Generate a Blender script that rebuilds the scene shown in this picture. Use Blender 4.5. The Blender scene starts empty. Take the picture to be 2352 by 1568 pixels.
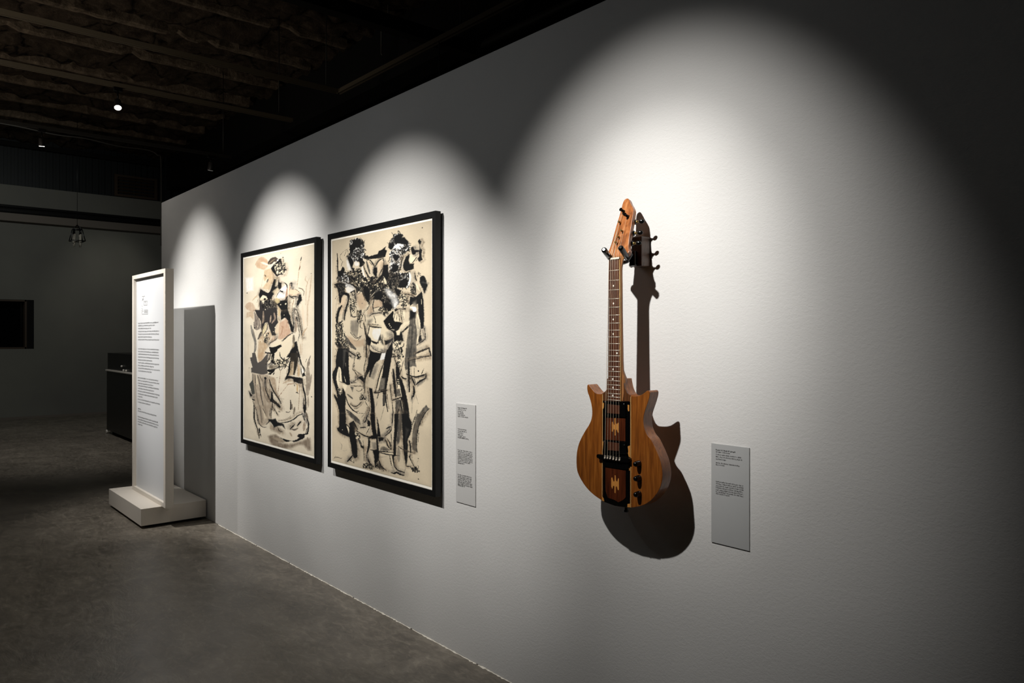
import bpy, bmesh, math, random
import numpy as np
from mathutils import Vector, Matrix
random.seed(7); RNG = np.random.RandomState(11)
SC = bpy.context.scene; COLL = SC.collection
PI = math.pi
ART_A = """
p W 0.5 3 3.2,50.9 27.4,51.6 28.4,89.5 6.3,90.9
p #BEA082 1 2 31.3,21.1 36.2,12.6 43.8,5.6 51.4,5.3 58.9,10.4 65.3,19.9 65.3,29.9 62.6,33.1 55.1,39.2 43.8,33.6 37.1,30.5 34.2,24.4
p #F2E4CE 1 3 45.7,18.1 53.3,18.5 65.3,26.3 65.3,29.9 55.1,25.3
p #BE9C7E 0.8 4 40,8.6 47.6,6.4 57,11 62.6,19.4 49.5,16
p #483E38 1 1 65.3,20.8 73.5,12.4 84.1,11.3 91.1,18.5 87.6,23.2 80.6,23.6 73.5,27.7 65.3,26.3
s #8A7A60 2.5 0.8 68,24.9 77,19.4 82.4,16.8
s C 2.5 1 80.6,23.6 75.3,29.9 68,33.1
p K 1 1 72.6,38.4 80.6,29 89.4,22.6 92.9,18.8 96.3,17.7 99.7,28.9 106.5,31.9 107.3,44.3 104.8,54.4 99.7,57.1 92.9,57.8 87.6,61.5 80.6,52.4 75.3,46.1
m CK 2 0.45 82.4,29.3 91.1,30.9 91.1,55.8 85.9,53.2 81.5,39.9
m CK 1.8 0.5 92.9,27.7 104.8,29.9 104.8,54.4 93.7,54.4
d K 1.3 1 101.9,16.6
s K 0.7 1 102.7,19.8 103.5,27.9
d K 1.7 1 108.6,47.6
d W 2.2 1 89,20.7
p #BFA684 1 3 56.1,39.3 71.7,38.3 80.6,55.9 80.6,70.3 73.5,78.4 68,91.3 51.4,85.7 57,76.2 62.6,71.5 55.1,64.9 55.1,50.2
p C 0.9 3 58.9,65.5 65.3,59.1 64.4,68.1 57,76.2 51.4,83.8 48.6,80.7
s #6A5A4A 2.5 1 57,52.3 59.8,56.4
s D 3.3 1 65.3,64.5 62.6,71.5
s T 0.7 1 55.1,50.2 51.4,64.4 47.6,84.3
p #8C7862 0.8 5 75.3,46.1 84.1,58.3 80.6,70.3 77.9,60.9
p K 1 1 41.9,101.3 46.7,87 57,94.6 65.3,99.2 71.7,92.6 80.6,65.8 85,67.4 82.4,84.9 89.4,85.8 91.1,69.1 93.7,75.7 98,78 97.2,89.4 93.7,93.4 87.6,89.1 80.6,102.6 75.3,109.3 71.7,129.6 43.8,127.4 43.8,111.8
p #7C7058 0.8 5 85,62 89.4,62.6 84.1,79.8
p #C8B89A 0.8 3 75.3,96.7 89.4,85.8 92.9,92.4 84.1,108.4
s C 1.2 1 55.1,88.9 64.4,97.3 69.9,94.2
p C 1 1 43.8,111.8 52.3,102.4 60.7,106.9 64.4,113.7 57,120.4 55.1,128.3 49.5,127.9
d K 3 1 57,113.9
s C 1.3 1 71.7,113.5 71.7,123.4
p #F6EEE6 1 2 95.4,92.7 111.5,83.3 109,109.1 101.4,126 87.6,111.4
s K 1.2 1 96.3,95.5 89.4,103.6 85,111.2
s K 3 1 95.4,97.1 101.4,100.5
s K 2 1 104.8,78.1 109.8,83.1 112.3,92.1
s #A8846A 4.1 1 111.5,93.7 109.8,109.2 109,117.9
s #C09878 2 1 118.1,82.4 117.3,95.3 116.5,109.9
s K 1.8 1 117.3,82.3 121.4,80.3 122.2,84.7 119.8,93.9
p #E4C6A6 1 2 118.1,96.3 131.1,98.6 140.6,107.3 137.4,114.6 122.2,112.2 114.8,106.3
s #4A3424 0.7 1 118.1,95.4 131.1,97.8 140.6,107.3
s #3A2C20 1 1 137.4,95.1 143.7,98.4 149.1,104.9 147.6,113.1
s K 2.2 1 116.5,110.8 120.6,114.6 126.3,113.5 135.8,115.3
s K 1.2 1 120.6,115.5 126.3,118.6
p K 1 1 137.4,111.2 142.1,110 143.7,121.1 145.2,124.6 142.1,126 137.4,134.8 134.3,134.5 135.8,120.4
s T 1.3 0.9 126.3,119.5 124.6,133.7
s K 1.5 1 143.7,23.6 141.3,31.5
s T 1 1 142.1,32.5 138.2,52.9 133.5,94.7
s #6A4A34 1.7 1 140.6,44.9 138.2,52.9
s T 1.8 0.6 152.9,70.4 151.4,78.5 156,84.9 153.7,97.1 152.2,135.9
s T 2.2 0.5 164.2,69.6 162,98.1 157.5,136.3
s T 1 0.5 156,84.9 162,71.7
d G 0.7 1 163.8,65.4
d K 1.2 1 9.4,92.7
d G 0.7 1 96.3,5.3
s #C0A88A 3.3 0.9 38.1,100.9 24.4,113.7
p K 1 1 89.4,121.4 104.8,121 112.3,111.2 112.3,132.8 80.6,130.3
p #CDB986 1 2 80.6,118.8 86.8,114 93.7,116.4 93.7,125.3 87.6,129.2 82.4,126.1
s K 0.5 0.8 39,113.2 36.2,120.4
p #BEA48A 1 2 3.2,128 8.3,120.7 17.4,118.1 26.4,123.1 31.3,133.9 33.2,139.7 28.4,143.1 21.4,142.7 15.4,140.4 8.3,136.1
p T 0.8 3 8.3,143.8 26.4,141.1 28.4,154.5 28.4,167.7 18.4,156.8 6.3,159.1
p #302D2C 1 1 31.3,139.5 43.8,140.4 43.8,116.2 78.8,119.3 86.8,134.3 88.5,164.7 92,173.7 84.1,182.4 82.4,196.7 85.9,205.7 75.3,205.6 69.9,191.1 64.4,172.8 57,174.3 49.5,200 47.6,181.4 46.7,168.4 36.2,153
m KG 1.7 0.35 47.6,116.5 79.7,119.4 84.1,137.7 51.4,135.3
s #A4907A 4.6 0.95 53.3,144.7 53.3,163.1 51.4,174.1
s #B09A84 3.3 0.95 72.6,156.7 70.8,173
s #A08A78 4.1 0.9 80.6,150 82.4,164.4 75.3,174.9
p C 1 1 48.6,116.6 57,117.3 53.3,125.3
s #CDB487 5 1 92,134.7 92.9,147.1 92,157.7
p #D2C08C 1 2 80.6,119.4 94.6,120.7 92.9,127.6 85.9,128
p K 1 1 97.2,131.5 111.5,130.9 112.3,143.1 118.1,159.1 121.4,176.5 126.3,188.6 125.5,198.9 120.6,197.1 116.5,179.8 110.7,176.1 114,171 105.7,162.8 97.2,168.6 96.3,150.9 98,143.9
p K 1 1 80.6,119.4 85,129.7 93.7,125.9 97.2,120.9 112.3,122.3 112.3,143.1 98,143.9
d C 2 1 108.2,129.8
d C 1.2 1 58.4,140
d C 1.5 1 82.8,186.4
d C 1 1 78.8,196.6
d C 1 1 104.4,156.6
d C 1.3 1 96.3,130.6
p #6E645C 1 2 28.4,141.2 35.2,152.9 43.8,168.3 46.7,187 36.2,192.4 28.4,188.5 27.4,171.5 30.3,167.8
d K 2 1 30.3,185.7
s C 1.3 0.9 39,181.2 37.1,187.7
s #6C6862 5.8 1 20.4,180.7 24.4,199.8 31.3,218.7 32.3,237.5 28.4,256.5
s #8A8072 2.5 0.8 25.4,190.3 32.3,214
s #463E38 5.3 1 46.7,198.1 43.8,207.4 40,214.9
p #CDBE98 1 1 51.4,188.9 58.9,174.4 63.5,176.4 60.7,190.9 51.4,205.6
s K 1.2 1 63.5,169.1 55.1,176.1 50.5,190.8 49.5,205.6
s K 1.2 1 63.5,176.4 62.6,191 53.3,204.7
p #BE9C82 1 3 92.9,175.5 101.4,170.5 108.2,163.8 114,174.5 115.7,184.9 120.6,198 113.2,207.5 99.7,216.3 89.4,214.6 92,200.3 91.1,191.5
s #A88468 3.3 0.6 98,182.8 101.4,188.1 95.4,207.5
p #DCC6A6 1 2 88.5,164.7 93.7,173.8 92,191.5 89.4,200.3 84.1,200.3 83.3,193.1 89.4,177.2
p #B49A7A 1 4 51.4,205.6 69.9,194.7 73.5,205.6 68,222 66.2,232 57,246 43.8,262.2 38.1,262.5 41,220.5
m GC 2.3 0.5 53.3,203.7 66.2,200.1 66.2,227.5 55.1,224
s #5A4C3E 1.8 0.9 60.7,209.3 65.3,218.4
s C 1.8 0.8 41.9,221.4 47.6,216.7 49.5,224.1
s C 1.3 0.8 31.3,249.8 36.2,262.6
p #E4D6BA 1 2 70.8,232.8 97.2,216.3 113.2,208.3 123.8,202.3 123,217.8 118.1,243.8 112.3,258.6 82.4,260.1 84.1,245 92.9,238.5
p #C2A488 0.9 3 72.6,216.5 77.9,207.4 85,211 84.1,217.3 72.6,226.4
s K 1.2 1 124.6,200.6 114,207.5 104.8,216.2 99.7,221.5
s K 1.3 1 86.8,212.8 83.3,217.3 71.7,224.6 68,231.1
p K 1 1 68,234.7 78.8,235.3 97.2,227.8 98.9,233 89.4,239.5 87.6,244.9 80.6,250.5 80.6,260.2 73.5,260.6 75.3,252.6 57.9,251.5 57,247.9 71.7,249.1
s K 1.2 1 93.7,247.3 96.3,259.4
s K 1.3 1 124.6,143.1 132.7,146.2 137.4,162.6 140.6,183.9 143.7,200.8 145.6,209.2
s K 1.3 1 124.6,145.7 124.6,159.4 126.3,183.5 124.6,198.9
s #9A8874 3.8 0.9 131.1,163.2 132.7,175.2 131.1,196.4
s K 2.2 0.8 131.9,162.3 133.5,170.1
s K 0.7 1 134.3,176.9 138.2,194.8 138.2,207.5 135.8,219.4
s #6A6052 5 0.9 126.3,205.8 126.3,216 125.5,224.6
s T 2.8 1 155.2,188.4 148.3,199.1 145.6,207.5
p K 1 1 131.9,141.9 134.3,124.2 139,124.7
s #8A6A50 0.8 1 126.3,123.5 123,137 122.2,149
p K 1 2 127.9,222 132.7,220.2 137.4,243 140.6,257.1 109.8,258.7 119.8,242 124.6,229.8
p #C4B08C 0.9 4 122.2,231.6 127.1,222.9 127.9,231.4 123,236.7
s T 0.8 0.8 133.5,243.2 135.8,257.3
s #E0CDB2 4.1 0.6 145.2,133.6 146.8,158.9 148.3,184.1
s T 3.3 0.45 156,126.2 156,184.3
s T 0.8 0.7 145.2,212.5 144.5,251.2
s T 2.5 0.5 141.3,226 142.1,251.3
s T 1.2 0.6 12.4,218.9 12.4,257.3
p #A39480 0.75 5 22.4,305 66.2,304.6 71.7,331.3 73.5,370.9 75.3,391.2 32.3,399 24.4,365.6
p C 0.8 3 32.3,304.1 35.2,309.5 40,331.4 35.2,333.9
p C 0.7 3 62.6,321.4 66.2,341.1 71.7,358.5 64.4,350.4
p #4E4A46 1 1 23.4,251.8 32.3,251.4 38.1,277.4 49.5,269.2 60.7,255.7 66.2,250 62.6,286.7 64.4,301.2 51.4,306.1 32.3,304.1 21.4,303.2 20.4,291.9 24.4,289.7 17.4,264.4 23.4,263.2
p #B49878 1 3 39,260.5 43.8,250.9 58.9,250.3 51.4,267.2 41,275.3
s C 1.3 0.9 32.3,251.4 39,269.8
s #4A4844 1.8 1 25.4,304.7 25.4,321.8 21.4,330.8
p #484842 1 1 25.4,321.8 15.4,334.4 20.4,349 22.4,361.1 30.3,358.1 28.4,336.6
s #4A443E 2 1 31.3,308 32.3,336.1
s #4A443E 2.3 1 38.1,309.2 43.8,330.1 47.6,362.1 55.1,394.8
s #867A6A 3.8 0.9 31.3,336.3 36.2,363.8 43.8,396.9
s #867A6A 3.6 0.9 51.4,315.3 55.1,351.7 64.4,373.3
s #6A6054 1.7 0.9 43.8,308.6 51.4,324.5
s #3C3835 4.6 1 58.4,313.6 57.9,333 60.7,347.3
d K 3.2 1 58.4,314.6
s K 2.5 1 58.9,342 68,363.6 73.5,370.9
s K 3 1 68.9,317.1 72.6,331.2 79.7,344.7 89.4,358.5 97.2,372.3
p K 1 1 73.5,345.5 77,348.7 78.8,364.6 92.9,375.7 96.3,381.3 94.6,384.3 80.6,375.1 70.8,371.3
s C 0.7 1 76.1,350.6 84.1,362 92,371.4
s K 1.8 1 76.1,370.4 75.3,391.2
p #A49078 0.9 5 68.9,308 80.6,310.4 85,318.9 86.8,347.3 88.5,357.7 78.8,339.4 71.7,322.2
s #7A5640 0.5 1 96.3,291.2 92,328.8 88.5,357.7
s #7A5640 0.5 1 113.2,324.5 101.4,341.7 89.4,359.4
s #7A5640 0.5 0.8 81.5,335.5 88.5,355.9
s G 1.2 0.6 85,310.9 89.4,309.5
p K 1 1 61.6,292.3 75.3,290.2 89.4,284.6 94.6,279.8 99.7,282.1 84.1,289.5 80.6,296.1 75.3,300.2 71.7,304.1 64.4,303.9 71.7,298.7 65.3,297.4
s K 1.7 1 81.5,297.8 77.9,303.5
p K 1 1 73.5,258.7 81.5,249.4 79.7,265.6 80.6,275.4 73.5,275
s K 1.8 1 72.6,251.5 68,264.5 62.6,273.9
s K 1.5 1 58.9,278.7 68.9,278 72.6,272.4
s C 1 1 76.1,259.5 75.3,266.8
p #6E6454 1 3 68,282.6 82.4,279.8 89.4,282.8 80.6,288.9 68,289
m CK 1.8 0.4 80.6,265.6 113.2,261.9 113.2,282.8 92.9,282.6 80.6,279
s K 1.7 1 93.7,248.8 95.4,257.6 101.4,264.4 109,265.7 116.5,259.2 118.1,247.8
s K 1.2 1 96.3,284.1 108.2,278.8
p #2A2620 1 2 118.9,247.8 137.4,247 134.3,275.2 127.9,299.6 124.6,299.1 127.1,268.9 118.1,270.3
s K 2.5 1 137.4,247 141.3,267.1 143.7,274.5
p #C8B08A 1 2 118.1,273.8 125.5,268.1 126.3,290.3 124.6,299.9 115.7,301.6
s #BEA480 5 0.9 137.4,275 137.4,301.2
s #6E4E38 0.6 1 135.1,269.2 134.3,301.5
s K 4.1 1 118.1,268.6 115.7,291.2 109,311
p K 1 1 104.8,315.8 110.7,302.1 131.1,304.4 146,305.4 146.8,316.2 142.1,319.3 126.3,315.2 124.6,309.3 114,309.6
s K 1.5 1 142.9,273.7 148.3,283.4 149.9,293.3
s K 1.2 1 142.1,280.5 143.7,297.2
p W 1 1 142.9,280.5 147.6,286.8 148.3,291.8 145.2,293.7
p K 1 1 145.2,295.4 149.1,291.7 152.2,298.9 145.2,302.1
s K 2.8 1 146,317.1 147.6,330.4 151.4,346.5 152.9,376.9
s #8C8070 9.1 0.8 156.7,281.1 157.5,312.5 156,341.7
s #7A6E60 5 0.75 159.7,262.6 156.7,278.6
s #8C8070 3.3 0.6 164.2,295.3 162,320.2
s K 0.7 1 154.4,260.5 152.2,267.3
s K 0.7 1 162.7,252.6 159,262.7
s T 1.7 1 101.4,323.2 114,315.7 124.6,315.4
s #8C6448 1.2 0.9 109.8,324 125.5,320.4
s #C0A070 3.3 0.7 134.3,321.1 134.3,338.9
p K 1 1 133.5,338.2 137.4,342.7 131.1,341
s K 1.2 1 127.5,321.9 128.3,326.1
s #7A6048 0.7 1 139,321.3 138.2,357 136.6,379.9
s #463E38 3 1 118.9,360.9 120.6,377 119.8,383
s G 0.7 0.8 92.9,360.6 104.8,360.5
p K 1 1 13.9,353.7 18.4,357.9 24.4,363.7 21.4,367 17.4,364.7
s K 2.8 1 23.4,373.3 30.3,375
s K 1.2 1 25.4,374.9 28.4,388.6 32.3,399
s #5A544E 3.3 0.9 148.3,351.2 147.6,377.9
s #8C8070 3.3 0.6 157.5,345.6 157.5,370.5
d K 0.8 1 164.6,345.8
s K 0.7 0.9 14.9,290.4 15.4,293.2
s G 0.5 0.7 14.4,295.2 15.4,319.1
p #A39480 0.7 5 30.3,388 73.5,380.6 72.6,412.4 60.7,430.4 47.6,439.7 35.2,434.1
p C 0.6 4 50.5,388.2 57,401.8 62.6,415.3 55.1,420.5
p #8E806E 0.5 5 68,424.2 89.4,431.2 106.5,436.1 92.9,448.2 71.7,444.3
s #4A443C 2.8 1 30.3,388 30.3,423.8 36.2,443.3 41,460.9 42.4,470.8
s K 1.5 1 33.2,393.1 38.1,414.7 41.9,432.6 51.4,439.8 60.7,438.2
s #786E60 4.1 0.9 43.8,385.7 47.6,412.8 49.5,429.1
s #504840 1.7 1 51.4,391.8 59.8,406.7
s #8C7E6C 3.3 0.8 57,383.4 60.7,410.2
s K 1 1 27.4,388.5 28.4,424.2 36.2,447
s K 1.3 1 76.1,380.1 73.5,396.8 72.6,412.4
s K 1.7 1 76.1,382.8 84.1,393.9 90.3,403.5
p K 1 1 85.9,378.4 93.7,377.1 95.4,381.2 93.7,384.2
s G 3.3 0.6 91.1,392.6 94.6,393.7
p K 1 3 66.2,416.4 75.3,415.5 84.1,411.8 89.4,419.6 103.1,421.1 106.5,431.7 99.7,425.4 89.4,429.4 80.6,435 77,428.6 70.8,421.8 60.7,431.3 66.2,422.8
s K 1.3 1 89.4,433 92.9,439.3 99.7,441.6
s K 1.8 1 92.9,420.7 109.8,415.3 126.3,404.9 135.8,394.4 146,388.2
s G 1 0.8 92.9,415.4 109.8,408.3 119.8,397.6
s K 1 1 109.8,390 114,390.9 118.1,387.6
s #463E38 3 1 119.8,372.6 118.9,383.1
s #6E6456 4.1 0.7 128.7,376.2 126.3,392
s K 1.7 1 146,388.2 148.3,397 151,404.7
s K 5 1 149.9,367.4 150.6,384
s #5A5044 3.6 1 153.7,383.4 156,399.5
s K 2.8 1 154.4,396.5 158.2,406.5 156.7,427.6 152.9,433.5 137.4,438.1
p #786A5A 0.85 6 65.3,460.4 73.5,454.7 84.1,450.3 95.4,456.4 108.2,461.9 101.4,467.2 92.9,467.7 105.7,467.8 126.3,462.3 149.9,446.8 162,439.5 163.5,467.9 157.5,470.5 148.3,461.4 138.2,462.5 118.1,475.7 99.7,481.7 79.7,480.1 70.8,474.4
p #AA9A82 0.8 4 75.3,461.5 91.1,457.5 101.4,461.9 92.9,465.9
p K 1 1 133.5,443.3 137.4,438.1 149.9,435.1 149.1,442.8 142.1,448.8 128.7,458.2 122.2,457.3 131.1,452.5 139,445.3
p K 1 1 95.4,456.4 103.1,457.1 120.6,457.3 109.8,462.3
s K 2.5 1 127.9,417.4 123,423.6 118.1,429.9
s #5A5248 3.3 1 118.9,429.7 127.9,429.3 135.1,424.3
s K 2.8 1 142.1,406.6 134.3,418.5
s #968470 5.8 0.6 149.9,407.5 148.3,426.2
s #A8967E 4.1 0.7 118.1,438.5 121.4,445.5
s K 3.6 1 42.9,446.4 43.8,456.4
s K 1.7 1 43.8,456.4 47.6,464.8
s #A8967E 5 0.6 73.5,431.2 71.7,439.8
s #8C7E6C 5 0.5 156,441 157.5,465.5
"""
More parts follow.
